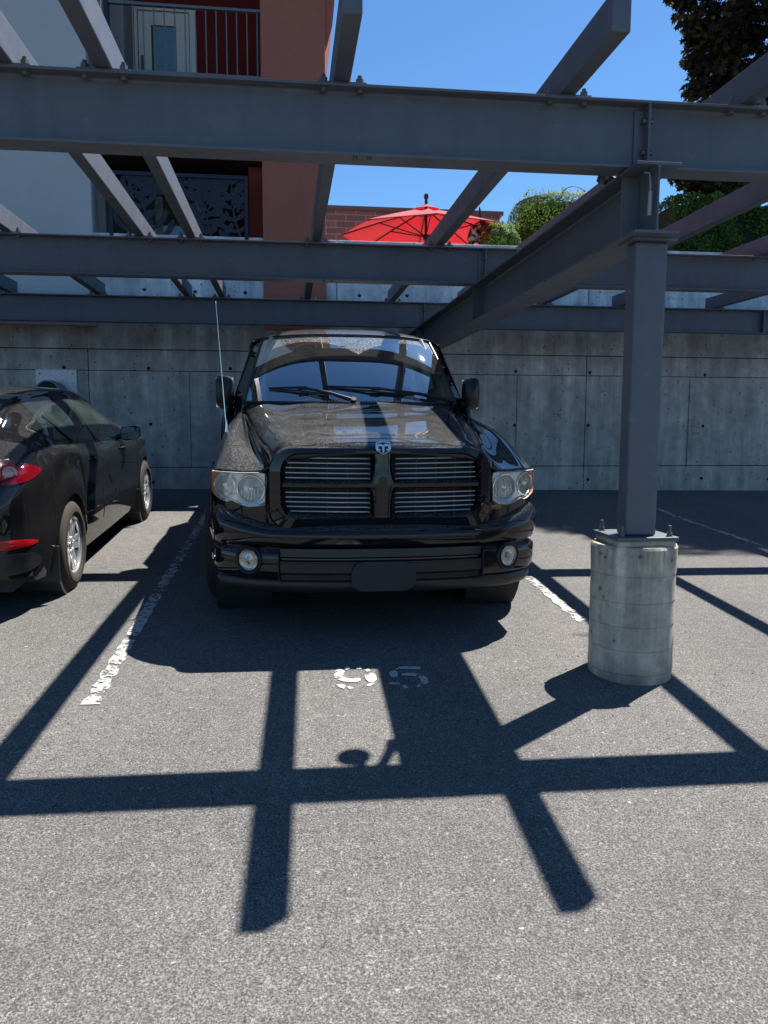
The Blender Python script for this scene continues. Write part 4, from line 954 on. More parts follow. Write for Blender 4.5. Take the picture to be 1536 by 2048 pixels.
# --- cowl, windshield, cab ---
before_cab = set(T.children)
mb = MB(); mb.grid(lambda u, v: (lerp(-.79, .79, u), 1.42+.13*v+.10*abs(2*u-1)**2*1.6, 1.222-.01*math.sin(v*3.1)+.012*v-.018*(2*u-1)**2), 24, 5)
cw = mb.build('cowl', MT['plastic'], T, smooth=True)
mb = MB()
for k in range(40):
    x = lerp(-.42, .42, k/39)
    if abs(x) > .03: mb.box((x-.004, 1.49, 1.232), (x+.004, 1.535, 1.242))
mb.build('cowl_louvre', MT['bolt'], cw)
WB = lambda x: 1.555+.16*(x/.8)**2          # glass base depth
def glassf(u, v):
    a = 2*u-1; w_ = lerp(.805, .680, v); x = a*w_; y = lerp(WB(.775*a), 2.17+.10*abs(a)**3, v)-.018*math.sin(math.pi*v); z = lerp(1.225, 1.715, v)-.030*abs(a)**3*v+.012*math.sin(math.pi*v)
    return (x, y, z)
mb = MB(); mb.grid(glassf, 30, 20); ws = mb.build('windshield', MT['shield'], T, smooth=True, angle=180)
def off(p, dx=0, dy=0, dz=0): return (p[0]+dx, p[1]+dy, p[2]+dz)
mb = MB()
for s in (0, 1):
    sg = 1 if s else -1
    mb.tube([off(glassf(s, t), sg*.004, .0, .001) for t in [i/12 for i in range(13)]], .010, 8)
mb.tube([off(glassf(t, 1), 0, .0, .004) for t in [i/20 for i in range(21)]], .010, 8); mb.tube([off(glassf(t, 0), 0, 0, -.002) for t in [i/20 for i in range(21)]], .010, 8)
mb.build('windshield_seal', MT['plastic'], ws, smooth=True)
RY0, RY1 = 2.17, 3.85
def roof(u, v):
    a = 2*u-1; y = lerp(RY0+.10*abs(a)**3-.01, RY1, v); w_ = lerp(.690, .762, min(1, v*2.2)); z = curve_fn([0, .1, .35, .7, 1], [1.722, 1.758, 1.798, 1.802, 1.775])(v)-lerp(.030, .085, min(1, v*4))*abs(a)**3.4
    return (a*w_, y, z)
mb = MB(); mb.grid(roof, 30, 30); mb.build('roof', PT, T, smooth=True, angle=180, solid=.02)
def band(mb, A, B, n=10, th=.03):
    # thick strip between two 3D curves A(t), B(t)
    vs = []
    for i in range(n+1):
        a, b = Vector(A(i/n)), Vector(B(i/n)); d = Vector((-math.copysign(th, a.x), 0, 0)); vs += [a, b, b+d, a+d]
    fs = [(4*i+k, 4*i+(k+1) % 4, 4*i+4+(k+1) % 4, 4*i+4+k) for i in range(n) for k in range(4)]+[(0, 1, 2, 3), (4*n+3, 4*n+2, 4*n+1, 4*n)]
    mb.add(vs, fs)
def sidex(z): return lerp(.935, .772, (z-1.17)/(1.72-1.17)) if z > 1.17 else .905+.05*min(1, (1.17-z)/.25)
doorend = 3.80
for s in (-1, 1):
    L3 = lambda p, q_: (lambda t: (s*lerp(p[0], q_[0], t), lerp(p[1], q_[1], t), lerp(p[2], q_[2], t)))
    mb = MB()   # A pillar: from cowl corner to roof corner
    band(mb, L3((.812, 1.70, 1.215), (.684, 2.265, 1.690)), L3((.925, 1.86, 1.185), (.762, 2.36, 1.690)), 12)
    band(mb, L3((.690, 2.25, 1.690), (.755, 3.86, 1.715)), L3((.775, 2.30, 1.655), (.790, 3.86, 1.665)), 10)
    band(mb, L3((.928, 2.83, 1.18), (.778, 2.83, 1.68)), L3((.928, 2.91, 1.18), (.778, 2.91, 1.68)), 6)
    band(mb, L3((.928, 3.62, 1.18), (.778, 3.55, 1.68)), L3((.928, 3.86, 1.18), (.778, 3.86, 1.70)), 6)
    mb.build('cab_pillar', PT, T, bevel=.006)
    mb = MB(); mb.grid(lambda u, v: (lambda z: (s*(sidex(z)-.012), lerp(lerp(1.84, 2.30, v), lerp(3.64, 3.60, v), u), z))(lerp(1.175, 1.67, v)), 12, 6)
    mb.build('side_window', MT['sideg'], T, smooth=True)
    def door(a, b, nm):
        mb = MB()
        def fn(u, v):
            z = lerp(.36, 1.19, v); x = curve_fn([.36, .5, .8, .98, 1.1, 1.19], [.915, .945, .960, .960, .948, .925])(z); return (s*x, lerp(a, b, u), z)
        mb.grid(fn, 8, 18); d = mb.build(nm, PT, T, smooth=True, angle=180, solid=.03)
        mb = MB(); mb.box((s*.968-.012, b-.20, .955), (s*.968+.012, b-.06, .985)); mb.build('handle', PT, d, bevel=.006)
    door(1.735, 2.83, 'door'); door(2.84, 3.79, 'door')
    # mirror
    mx_ = s*.985
    mb = MB(); sec = []
    def mir(u, v):
        a = 2*math.pi*u; c_ = lambda t: math.copysign(abs(math.cos(t))**.5, math.cos(t)); s_ = lambda t: math.copysign(abs(math.sin(t))**.5, math.sin(t))
        dep = [0, .02, .06, .10, .115]; sc = [.0, .72, .95, 1.0, .96]; i = int(round(v*4))
        return (mx_-s*.018+.070*sc[i]*c_(a), 1.80-.115+dep[i]+.115, 1.300+.130*sc[i]*s_(a)+(.01*s*c_(a)))
    mb.grid(mir, 28, 4); mr = mb.build('mirror', MT['plastic'], T, smooth=True, angle=60)
    mb = MB(); mb.grid(lambda u, v: (mx_-s*.018+.066*(2*u-1), 1.912, 1.300+.115*(2*v-1)), 2, 2, flip=True); mb.build('mirror_glass', MT['chrome'], mr)
    mb = MB(); mb.tube([(s*.90, 1.88, 1.215), (s*.94, 1.86, 1.225), (mx_-s*.02, 1.85, 1.25)], [.03, .026, .03], 10); mb.build('mirror_arm', MT['plastic'], mr, smooth=True)
# cab back, floor, interior
mb = MB(); mb.box((-.88, 3.84, .5), (.88, 3.87, 1.20)); mb.box((-.70, 3.835, 1.20), (-.60, 3.865, 1.72)); mb.box((.60, 3.835, 1.20), (.70, 3.865, 1.72)); mb.box((-.60, 3.835, 1.62), (.60, 3.865, 1.74)); mb.build('cab_back', PT, T)
mb = MB(); mb.box((-.60, 3.845, 1.20), (.60, 3.852, 1.62)); mb.build('rear_window', MT['sideg'], T)
mb = MB(); mb.box((-.90, 1.45, .30), (.90, 3.83, .50));  mb.box((-.74, 1.42, .5), (.74, 1.47, 1.15)); mb.build('floor', MT['dark'], T)
mb = MB(); mb.grid(lambda u, v: (lerp(-.80, .80, u), lerp(1.56+.15*(2*u-1)**2, 2.05, v), 1.17+.025*math.sin(math.pi*v)+(.03*math.exp(-((u-.72)/.10)**2))*v), 20, 8); mb.box((-.8, 2.0, .8), (.8, 2.05, 1.168)); da = mb.build('dashboard', MT['dash'], T, smooth=True)
mb = MB(); mb.lathe([(.175+.013*math.cos(a), .013*math.sin(a)) for a in [2*math.pi*i/8 for i in range(9)]], (.40, 2.20, 1.18), (0, .93, .36), 32); mb.box((.23, 2.195, 1.17), (.57, 2.215, 1.20)); mb.cyl((.40, 2.0, 1.1), (.40, 2.2, 1.185), .03); mb.build('steering_wheel', MT['dark'], T, smooth=True)
for s in (-1, 1):
    mb = MB(); mb.box((s*.42-.25, 2.55, .55), (s*.42+.25, 3.02, .80)); mb.box((s*.42-.24, 2.95, .80), (s*.42+.24, 3.07, 1.34)); mb.box((s*.42-.13, 2.97, 1.37), (s*.42+.13, 3.06, 1.55)); mb.build('seat', MT['seat'], T, bevel=.04)
mb = MB(); mb.box((-.62, 3.45, .8), (.62, 3.56, 1.32)); mb.build('rear_bench', MT['seat'], T, bevel=.03)
mb = MB(); mb.grid(lambda u, v: (lerp(-.60, .60, u), lerp(2.26, 3.82, v), 1.70+.03*math.sin(math.pi*u)), 8, 8); mb.build('headliner', MT['headl'], T)
mb = MB()
for s in (-1, 1):
    mb.tube([(s*.755, 1.78, 1.19), (s*.70, 1.98, 1.42), (s*.61, 2.24, 1.69)], .022, 8)
mb.build('pillar_trim', MT['headl'], T, smooth=True)
mb = MB(); mb.box((-.10, 2.22, 1.60), (.10, 2.24, 1.66)); mb.cyl((0, 2.23, 1.65), (0, 2.2, 1.70), .008); mb.build('rearview_mirror', MT['dark'], T, bevel=.008)
mb = MB(); p = glassf(.47, .80); mb.box((p[0]-.02, p[1]+.008, p[2]-.012), (p[0]+.02, p[1]+.011, p[2]+.012)); stc = mb.build('windshield_sticker', mat('sticker', (.55, .72, .66), .5), ws)
# wipers
def wiper(px_, pz_u, tipu, mid):
    pass
for (pu, tu, vt) in ((.50, .10, .17), (.985, .36, .20)):
    # arm pivots low and reaches across toward the image left
    a = Vector(glassf(pu, .01))+Vector((0, -.035, .012)); b_ = Vector(glassf(lerp(pu, tu, .60), .155))+Vector((0, -.032, .022)); c = Vector(glassf(tu, vt))+Vector((0, -.012, .010)); e = Vector(glassf(lerp(pu, tu, .34), .115))+Vector((0, -.022, .014))
    mb = MB(); mb.tube([a, a.lerp(b_, .45)+Vector((0, -.004, .01)), b_], [.016, .012, .008], 8); mb.cyl(a+Vector((0, .02, -.02)), a+Vector((0, -.006, .014)), .020)
    mb.tube([e, b_, c], [.006, .009, .005], 8)
    mb.tube([Vector(glassf(lerp(pu, tu, .30), .095))+Vector((0, -.010, .006)), Vector(glassf(lerp(pu, tu, .65), .14))+Vector((0, -.010, .008)), Vector(glassf(tu, vt-.004))+Vector((0, -.008, .006))], [.006, .007, .005], 6)
    mb.cyl(b_+Vector((-.035, 0, -.004)), b_+Vector((.035, 0, -.004)), .013, n=8)
    mb.build('wiper', MT['plastic'], T, smooth=True)
for o_ in set(T.children)-before_cab: o_.location.y += .33; o_.location.z += .004 if 'mirror' == o_.name.split('.')[0] else -.092; o_.scale = (1.05, 1, 1) if 'mirror' == o_.name.split('.')[0] else (1.05, 1, 1.085)
# antenna
mb = MB(); a0_ = Vector((-.905, .93, 1.075)); a1_ = Vector((-.958, .99, 1.86)); mb.tube([a0_, a0_.lerp(a1_, .5), a1_], [.0028, .0024, .0019], 6); mb.lathe([(.013, 0), (.010, .02), (.006, .06), (.003, .075)], a0_, (0, 0, 1), 12); mb.cyl(a1_, a1_+Vector((0, 0, .012)), .004); mb.build('antenna', MT['satin'], T, smooth=True)
# bed
for s in (-1, 1):
    mb = MB(); w2 = 4.72
    def bed(u, v):
        y = lerp(4.22, 5.50, u); zb_ = zarch(y, w2, .42); z = lerp(zb_, 1.15, v); x = curve_fn([.3, .5, .8, 1.0, 1.12, 1.15], [.92, .945, .965, .96, .945, .93])(z); return (s*x, y, z)
    mb.grid(bed, 50, 10); mb.build('bed_side', PT, T, smooth=True, angle=180, solid=.05)
    mb = MB(); mb.lathe([(AR+.01, 0), (AR+.01, .3), (0, .3)], (s*.62, w2, .385), (s, 0, 0), 30); mb.build('wheel_well', MT['dark'], T)
mb = MB(); mb.box((-.92, 4.24, .55), (.92, 5.45, .60)); mb.box((-.92, 5.44, .5), (.92, 5.50, 1.15)); mb.box((-.9, 4.23, .55), (.9, 4.27, 1.12)); mb.build('cargo_bed', PT, T, bevel=.005)
mb = MB(); mb.box((-.90, 5.51, .42), (.90, 5.58, .58)); mb.build('rear_bumper', MT['satin'], T, bevel=.02)
def wheel(parent, c, s, R, Wd, rim_r, steer=0, spokes=10, rubber=None, rimm=None, tread=True, inner=False):
    wt = bpy.data.objects.new('wheel', None); 
    # tyre mesh is the wheel part itself; rim etc are sub-parts
    k = .012; hw = Wd/2
    prof = [(rim_r-.004, -hw*.80), (rim_r+.012, -hw*.98), (lerp(rim_r, R, .5), -hw*1.04), (R-.075, -hw*1.04), (R-.045, -hw*1.0), (R-.024, -hw*.92), (R-.010, -hw*.80), (R-.003, -hw*.62), (R, 0), (R-.003, hw*.62), (R-.010, hw*.80), (R-.024, hw*.92), (R-.045, hw*1.0), (R-.075, hw*1.04), (lerp(rim_r, R, .5), hw*1.04), (rim_r+.012, hw*.98), (rim_r-.004, hw*.80)]
    mb = MB(); mb.lathe(prof, (0, 0, 0), (1, 0, 0), 72); bpy.data.objects.remove(wt)
    if tread:
        nb = 76
        for i in range(nb):
            a = 2*math.pi*i/nb
            for j, (x0, x1, off_) in enumerate(((-.74, -.60, 0), (-.55, -.22, .5), (-.16, .16, 0), (.22, .55, .5), (.60, .74, 0))):
                aa = a+off_*2*math.pi/nb; M_ = Matrix.Rotation(aa, 4, 'X'); r0 = R-.012 if abs(x0+x1) > 1.2 else R-.004
                mb.box((x0*hw, -.011*R/.38, r0-.01), (x1*hw, .011*R/.38, r0+(.007 if abs(x0+x1) > 1.2 else .007)), mat=M_)
    ty = mb.build('wheel', rubber or MT['rubber'], parent, smooth=True, angle=50, loc=c); ty.rotation_euler = (0, 0, steer)
    mb = MB(); f = hw*.72
    mb.lathe([(rim_r+.004, s*(hw*.86)), (rim_r-.006, s*(hw*.90)), (rim_r-.016, s*(hw*.80)), (rim_r-.022, s*hw*.4), (rim_r-.03, -s*hw*.7)], (0, 0, 0), (1, 0, 0), 60)
    xo = s*(hw*.62)
    for i in range(spokes):
        a = 2*math.pi*i/spokes; pair = (i % 2)*0
        for t0, t1, w0, w1, xa, xb in ((.045, rim_r-.012, .024, .015, s*hw*.66, s*hw*.80),):
            M_ = Matrix.Rotation(a, 4, 'X'); d0, d1 = .022, .016
            P = [(xa, -w0, t0), (xa, w0, t0), (xb, w1, t1), (xb, -w1, t1), (xa-s*d0*2, -w0*1.2, t0), (xa-s*d0*2, w0*1.2, t0), (xb-s*d1*2, w1*1.3, t1), (xb-s*d1*2, -w1*1.3, t1)]
            # spokes sweep in a twin-curve pattern
            sw = .35*(1 if i % 2 else -1)*2*math.pi/spokes*.55; R2_ = Matrix.Rotation(sw, 4, 'X')
            vs = [M_ @ Vector(p) if kk % 4 < 2 else M_ @ (R2_ @ Vector(p)) for kk, p in enumerate(P)]
            mb.add(vs, [(0, 1, 2, 3), (7, 6, 5, 4), (0, 4, 5, 1), (1, 5, 6, 2), (2, 6, 7, 3), (3, 7, 4, 0)])
    mb.lathe([(.062, s*hw*.40), (.060, s*hw*.64), (.045, s*hw*.72), (.028, s*hw*.74), (.026, s*hw*.66), (0, s*hw*.66)], (0, 0, 0), (1, 0, 0), 24)
    for i in range(5):
        a = 2*math.pi*i/5+.3; mb.cyl((s*hw*.60, .046*math.cos(a), .046*math.sin(a)), (s*hw*.76, .046*math.cos(a), .046*math.sin(a)), .008, n=8)
    mb.build('rim', rimm or MT['alloy'], ty, smooth=True, angle=30, bevel=0)
    mb = MB(); mb.lathe([(0, s*hw*.1), (rim_r-.03, s*hw*.1)], (0, 0, 0), (1, 0, 0), 40); mb.lathe([(.13, s*hw*.18), (.13, s*hw*.12)], (0, 0, 0), (1, 0, 0), 40); mb.build('brake_disc', MT['dark'], ty)
    return ty
zg = lambda yl: .0
for s in (-1, 1):
    wheel(T, (s*.868, WY, .375), s, .375, .255, .22, steer=math.radians(-9))
    wheel(T, (s*.855, 4.72, .375), s, .375, .255, .22)
# ======================= HATCHBACK =======================
HX, HY = -2.277, 4.47
Hc = thing('hatchback_car', 'black five-door hatchback parked nose to the wall at the left, red tail lamp', 'car', (HX, HY, g(-1.6, HY)), rot=(math.atan(.0505), 0, 0))
PH = MT['hatch']
L_ = 4.28; RW, FWY, HR, HA = .84, 3.52, .294, .335
hwp = curve_fn([0, .04, .12, .28, .55, 1.0, 1.9, 2.8, 3.4, 3.8, 4.05, 4.2, 4.28], [.56, .68, .775, .838, .868, .875, .878, .872, .862, .83, .74, .60, .42])     # plan half width
zc = curve_fn([0, .03, .10, .22, .45, .62, .80, 1.2, 1.9, 2.4, 2.75, 3.1, 3.5, 3.9, 4.12, 4.22, 4.28], [.70, .80, .885, .955, 1.09, 1.205, 1.265, 1.30, 1.318, 1.29, 1.195, 1.01, .965, .88, .79, .70, .58])  # centre line height
zbelt = curve_fn([0, .10, .3, .6, 1.0, 1.5, 2.0, 2.5, 2.9, 3.3, 3.8, 4.1, 4.28], [.66, .80, .925, .975, .955, .93, .905, .885, .875, .865, .80, .70, .55])
xroof = curve_fn([0, .3, .6, .9, 1.3, 2.0, 2.5, 3.0, 3.4, 4.0, 4.28], [.40, .56, .575, .565, .560, .565, .57, .62, .66, .55, .3])
zroof = lambda y: zc(y)-.055 if .5 < y < 2.9 else zc(y)-.035
def arch2(y):
    z = .20+.0*y
    for wy in (RW, FWY):
        d = HA**2-(y-wy)**2
        if d > 0: z = max(z, .296+math.sqrt(d))
    if y < .25: z = max(z, .26-.1*y)
    if y > 4.1: z = max(z, .22)
    return z
def section(y):
    h = hwp(y); zb = arch2(y); zB = max(zbelt(y), zb+.06); zr = max(zroof(y), zB+.004); xr = min(xroof(y), h-.05)
    zs = lerp(zb, zB, .80); gh = max(0, (zr-zB)); 
    flare = .012*math.exp(-((y-RW)/.30)**2)+.014*math.exp(-((y-FWY)/.30)**2)
    P = [(h-.035 if zb < .3 else h-.004+flare, zb), (h-.006+flare*.8 if zb < .5 else h+flare, lerp(zb, zB, .30)), (h-.010+flare*.6, lerp(zb, zB, .52)), (h-.001+flare*.5, zs), (h-.018, lerp(zs, zB, .55)), (h-.055, zB), (lerp(h-.058, xr, .5)+.022*min(1, gh/.2), lerp(zB, zr, .52)), (xr+.012, lerp(zB, zr, .92)), (xr-.05, lerp(zr, zc(y), .55)), (xr*.55, lerp(zr, zc(y), .93)), (0, zc(y))]
    return P
def spline_pt(P, t):
    n = len(P)-1; t = min(max(t, 0), 1)*n; i = min(int(t), n-1); f = t-i
    p0, p1, p2, p3 = [Vector(P[min(max(k, 0), n)]) for k in (i-1, i, i+1, i+2)]
    return .5*((2*p1)+(p2-p0)*f+(2*p0-5*p1+4*p2-p3)*f*f+(3*p1-p0-3*p2+p3)*f**3)
NY = 150; ysH = sorted(set([L_*(.5-.5*math.cos(math.pi*i/60)) for i in range(61)]+[L_*i/NY for i in range(NY+1)]+[w_+HA*math.sin(math.pi*k/24)*sg for w_ in (RW, FWY) for k in range(13) for sg in (-1, 1)]))
secs = [section(y) for y in ysH]; NP = 56
rowsH = [[spline_pt(S, j/NP) for j in range(NP+1)] for S in secs]
def surfx(y, z, lo=0):
    # half width of the body at (y, z) on the side / greenhouse
    i = min(max(int(np.searchsorted(ysH, y))-1, 0), len(ysH)-2); f = (y-ysH[i])/(ysH[i+1]-ysH[i])
    def one(R_):
        best = None
        for j in range(NP):
            a, b = R_[j], R_[j+1]
            if min(a.y, b.y)-1e-6 <= z <= max(a.y, b.y)+1e-6:
                t = 0 if abs(b.y-a.y) < 1e-9 else (z-a.y)/(b.y-a.y); x = a.x+(b.x-a.x)*t
                if best is None or x > best: best = x
        return best if best is not None else R_[-1].x
    return lerp(one(rowsH[i]), one(rowsH[i+1]), min(max(f, 0), 1))
for part in ('body',):
    mb = MB()
    for s in (1, -1):
        vs = [(s*p.x, y, p.y) for y, R_ in zip(ysH, rowsH) for p in R_]; m = NP+1
        mb.add(vs, [((i*m+j, (i+1)*m+j, (i+1)*m+j+1, i*m+j+1) if s > 0 else (i*m+j+1, (i+1)*m+j+1, (i+1)*m+j, i*m+j)) for i in range(len(ysH)-1) for j in range(NP)])
    # end caps
    for k, y in ((0, 0), (len(ysH)-1, L_)):
        R_ = rowsH[k]; ring = [(p.x, y, p.y) for p in R_]+[(-p.x, y, p.y) for p in R_[-2::-1]]
        mb.add(ring, [tuple(range(len(ring))) if k else tuple(range(len(ring)-1, -1, -1))])
    body = mb.build('body', PH, Hc, smooth=True, angle=48, weld=.0004)
mb = MB(); mb.box((-.70, .15, .16), (.70, 4.1, .5)); mb.build('underbody', MT['dark'], Hc)
for s in (-1, 1):
    for wy in (RW, FWY): mb = MB(); mb.lathe([(HA+.01, 0), (HA+.01, .25), (0, .25)], (s*.60, wy, .296), (s, 0, 0), 30); mb.build('wheel_well', MT['dark'], Hc)
    for wy in (RW, FWY):
        wheel(Hc, (s*.785, wy, .294), s, .294, .195, .190, spokes=10, rubber=MT['rubberd'] if wy == RW else MT['rubber'], rimm=MT['alloy'])
def patch(poly, name, m, off_=.004, parent=Hc, s=1, rings=7, n=5, smooth=True, border=None, both=True):
    # polygon in (y, z) projected on the body flank
    loop = smooth_loop(poly, n) if smooth else poly
    cy = sum(p[0] for p in loop)/len(loop); cz = sum(p[1] for p in loop)/len(loop)
    o = None
    for s in ((1, -1) if both else (1,)):
        mb = MB(); V_ = []; k = len(loop)
        rr2 = [1-i/rings for i in range(rings+1)] if border is None else [1, 1-border]
        for r in rr2:
            for (y, z) in loop:
                yy, zz_ = cy+(y-cy)*r, cz+(z-cz)*r; V_.append((s*(surfx(yy, zz_)+off_), yy, zz_))
        fs = [((q_*k+i, q_*k+(i+1) % k, (q_+1)*k+(i+1) % k, (q_+1)*k+i)) for q_ in range(len(rr2)-1) for i in range(k)]
        mb.add(V_, [f[::-1] if s < 0 else f for f in fs]); o = mb.build(name, m, parent, smooth=True, angle=180)
    return o
GL = mat('tinted_glass', (.020, .028, .026), .02, spec=.6, coat=.5); NG = NT(GL)
NG.l(NG.ramp(NG.noise(2.2, 2, .5), [(.35, (.010, .015, .014)), (.65, (.040, .058, .052))]), NG.b.inputs['Base Color'])
seal = mat('window_seal', (.012, .012, .012), .35, coat=.4)
rear_w = [(.62, 1.065), (.74, 1.105), (.95, 1.145), (1.3, 1.180), (1.64, 1.195), (1.665, 1.17), (1.68, .945), (1.40, .945), (.98, .975), (.74, 1.005)]
front_w = [(1.80, 1.200), (2.10, 1.185), (2.42, 1.10), (2.72, .975), (2.72, .910), (2.3, .905), (1.80, .925)]
def grow(poly, k):
    cy = sum(p[0] for p in poly)/len(poly); cz = sum(p[1] for p in poly)/len(poly); out = []
    for y, z in poly: d = Vector((y-cy, z-cz)); d2 = d.normalized()*k; out.append((y+d2.x, z+d2.y))
    return out
patch(grow(rear_w, .030), 'window_trim', seal, .0025); patch(grow(front_w, .030), 'window_trim', seal, .003)
for pol in (rear_w, front_w): patch(pol, 'side_window', GL, .0055)
mb = MB()
for s in (1, -1):
    mb.tube([(s*(surfx(y, z)+.008), y, z) for y, z in [(1.10, .955), (1.00, 1.05), (.93, 1.13)]], .010, 6)
    mb.tube([(s*(surfx(y, zbelt(y)-.0)+.004), y, zbelt(y)-.018+.0*y) for y in [1.0+.1*i for i in range(20)]], .006, 6)
pieces(mb, 'window_divider', seal, Hc, smooth=True)
# shut lines
def seam(pts, nm='door_seam', r=.0035):
    mb = MB()
    for s in (1, -1):
        P = []
        for i in range(len(pts)-1):
            for t in range(6): y, z = lerp(pts[i][0], pts[i+1][0], t/6), lerp(pts[i][1], pts[i+1][1], t/6); P.append((s*(surfx(y, z)+.0005), y, z))
        mb.tube(P, r, 5)
    return mb.build(nm, MT['hole'], Hc, smooth=True)
seam([(1.74, 1.20), (1.74, .95), (1.73, .6), (1.72, .28)]); seam([(1.02, .95), (1.06, .86), (1.16, .74), (1.24, .56), (1.28, .40)]); seam([(2.93, .90), (2.96, .7), (2.92, .50)]);
# door handles
for s in (1, -1):
    for y in (1.42, 2.42):
        x = surfx(y, .80); mb = MB(); mb.lathe([(.0, -.004), (.030, -.001), (.034, .001)], (s*(x+.001), y, .795), (s, 0, 0), 20); mb.tube([(s*(x+.002), y-.075, .805), (s*(x+.022), y-.05, .808), (s*(x+.024), y+.03, .808), (s*(x+.004), y+.065, .805)], [.010, .012, .012, .010], 8)
        mb.build('door_handle', MT['truck'], Hc, smooth=True)
    x = surfx(2.50, .93)
    mb = MB()
    def mirr(u, v):
        a = 2*math.pi*u; i = int(round(v*5)); c_ = math.copysign(abs(math.cos(a))**.6, math.cos(a)); s_ = math.copysign(abs(math.sin(a))**.6, math.sin(a)); dep = [.10, .09, .05, .0, -.03, -.03][i]; sc = [0, .6, .92, 1, .98, .90][i]
        return (s*(x+.135+.085*sc*c_), 2.56+dep, .925+.062*sc*s_+.010*c_)
    mb.grid(mirr, 28, 5); mr = mb.build('mirror', MT['truck'], Hc, smooth=True, angle=60)
    mb = MB(); mb.grid(lambda u, v: (s*(x+.135+.074*(2*u-1)), 2.5325, .925+.052*(2*v-1)), 2, 2); mb.build('mirror_glass', mat('mirror_tint', (.10, .12, .13), .03, 1), mr)
    mb = MB(); mb.tube([(s*(x-.02), 2.58, .885), (s*(x+.07), 2.57, .895)], .022, 8); mb.build('mirror_arm', MT['plastic'], mr)
# tail lamp wraps the corner: patch in (y,z) with surfx
tl_poly = [(.03, .895), (.13, .912), (.25, .918), (.40, .905), (.33, .850), (.22, .790), (.10, .765), (.03, .770)]
def rearwrap(poly, name, m, off_=.006, n=4, rings=6):
    # polygon in (s, z): s>=0 runs forward along the flank, s<0 runs inward across the tail
    o = None
    for sd in (1, -1):
        loop = smooth_loop(poly, n); k = len(loop); cs = sum(p[0] for p in loop)/k; cz = sum(p[1] for p in loop)/k; V_ = []
        for i in range(rings+1):
            r = 1-i/rings
            for (a, z) in loop:
                aa, zz_ = cs+(a-cs)*r, cz+(z-cz)*r
                # walk along the horizontal contour at height zz_ starting from the y where the flank ends
                y, x = walk(aa, zz_); V_.append((sd*(x+off_*.7), y-off_*.7, zz_))
        fs = [((q_*k+i, q_*k+(i+1) % k, (q_+1)*k+(i+1) % k, (q_+1)*k+i)) for q_ in range(rings) for i in range(k)]
        mb = MB(); mb.add(V_, [f[::-1] if sd < 0 else f for f in fs]); o = mb.build(name, m, Hc, smooth=True, angle=180)
    return o
_wc = {}
def walk(a, z):
    kz = round(z, 3)
    if kz not in _wc:
        # contour: y from first station whose max z reaches kz
        pts = []
        for i in range(0, 60):
            y = .002+i*.012; sx_ = surfx(y, kz) if zc(y) > kz else 0
            pts.append((y, sx_))
        arc_ = [0]
        for i in range(1, len(pts)): arc_.append(arc_[-1]+math.hypot(pts[i][0]-pts[i-1][0], pts[i][1]-pts[i-1][1]))
        i0 = min(range(len(pts)), key=lambda i: abs(pts[i][0]-.16)); _wc[kz] = (pts, [q_-arc_[i0] for q_ in arc_])
    pts, arc_ = _wc[kz]; i = min(max(int(np.searchsorted(arc_, a))-1, 0), len(pts)-2); d = arc_[i+1]-arc_[i]; t = min(max((a-arc_[i])/d if d > 1e-9 else 0, 0), 1)
    return lerp(pts[i][0], pts[i+1][0], t), lerp(pts[i][1], pts[i+1][1], t)
tlamp = rearwrap([(-.26, .905), (-.10, .910), (.08, .916), (.22, .922), (.32, .916), (.26, .870), (.12, .812), (-.06, .785), (-.26, .792)], 'tail_lamp', MT['redlens'])
for sd in (1, -1):
    yy, xx = walk(-.03, .845); c = Vector((sd*(xx+.008), yy-.010, .845)); ax = Vector((sd*.62, -1, .15)).normalized()
    mb = MB(); mb.lathe([(.052, -.004), (.052, .002), (.046, .006), (.044, .003)], c, ax, 28); lr = mb.build('lamp_ring', MT['redrefl'], tlamp, smooth=True)
    mb = MB(); mb.lathe([(.040, -.002), (.040, .004), (.028, .001), (.012, .006), (0, .006)], c, ax, 28)
    mb.build('lamp_core', mat('lamp_core', (.42, .26, .27), .25, .4), tlamp, smooth=True, angle=20)
rearwrap([(-.22, .475), (-.02, .470), (.10, .440), (.0, .425), (-.22, .430)], 'rear_reflector', MT['redrefl'])
rearwrap([(-.30, .40), (-.05, .395), (.10, .365), (.14, .300), (.0, .275), (-.30, .285)], 'lower_valance', MT['plastic'], .007)
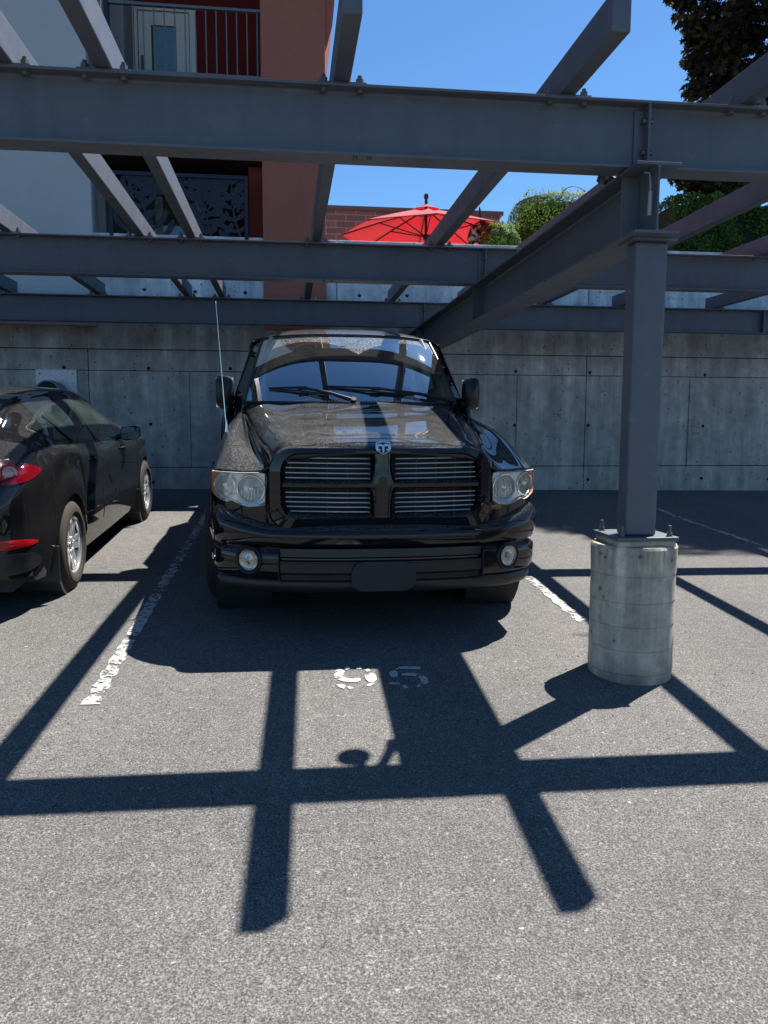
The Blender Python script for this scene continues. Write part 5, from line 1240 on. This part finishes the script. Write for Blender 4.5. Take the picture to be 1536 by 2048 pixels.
# hatch glass, spoiler, exhaust
def tailsurf(u, v, lift=.004):
    y = lerp(.235, .60, v); a = (2*u-1); w_ = lerp(.60, .47, v); x = a*w_
    i = min(max(int(np.searchsorted(ysH, y)), 0), len(ysH)-1); R_ = rowsH[i]; z = None
    for j in range(NP, 0, -1):
        p, q_ = R_[j], R_[j-1]
        if p.x <= abs(x) <= q_.x: z = lerp(p.y, q_.y, (abs(x)-p.x)/max(q_.x-p.x, 1e-6)); break
    return (x, y-.004, (z if z is not None else R_[0].y)+lift)
mb = MB(); mb.grid(lambda u, v: tailsurf(u, v, .006), 30, 16, flip=False); mb.build('rear_window', glass_film('hatch_glass', (.04, .05, .05), .35), Hc, smooth=True, angle=180)
mb = MB()
def spoil(u, v):
    a = 2*u-1; t = v*2*math.pi; w_ = .555; x = a*w_; yc_ = .60+.05*a*a; zc_ = 1.243-.095*abs(a)**2.8
    return (x, yc_+.11*math.cos(t)-(.05 if math.cos(t) < 0 else 0), zc_+.020*math.sin(t)+.03*math.cos(t))
mb.grid(spoil, 36, 16); sp_ = mb.build('roof_spoiler', MT['hatch'], Hc, smooth=True, angle=180)
patch([(.40, 1.005), (.45, 1.065), (.55, 1.125), (.68, 1.165), (.72, 1.150), (.62, 1.105), (.53, 1.055), (.46, 1.0)], 'spoiler_winglet', mat('gloss_black', (.010, .010, .011), .06, coat=1), .008)
mb = MB()
for s in (1, -1): mb.lathe([(.045, .0), (.045, .14), (.038, .14), (.038, .02), (0, .02)], (s*.52, .22, .235), (0, -1, 0), 24)
pieces(mb, 'exhaust', MT['satin'], Hc, smooth=True)
mb = MB()
for s in (1, -1):
    for y, a in ((RW-.355, .10), (3.14, .09)): mb.box((s*.775-.10, y-.012, .13), (s*.775+.10, y+.006, .36))
pieces(mb, 'mudflap', MT['plastic'], Hc, bevel=.006)
# front lamps so that the car is whole
mb = MB()
for s in (1, -1): mb.box((s*.62-.13, 4.02, .60), (s*.62+.13, 4.12, .68))
pieces(mb, 'headlight', MT['lampw'], Hc, bevel=.02)
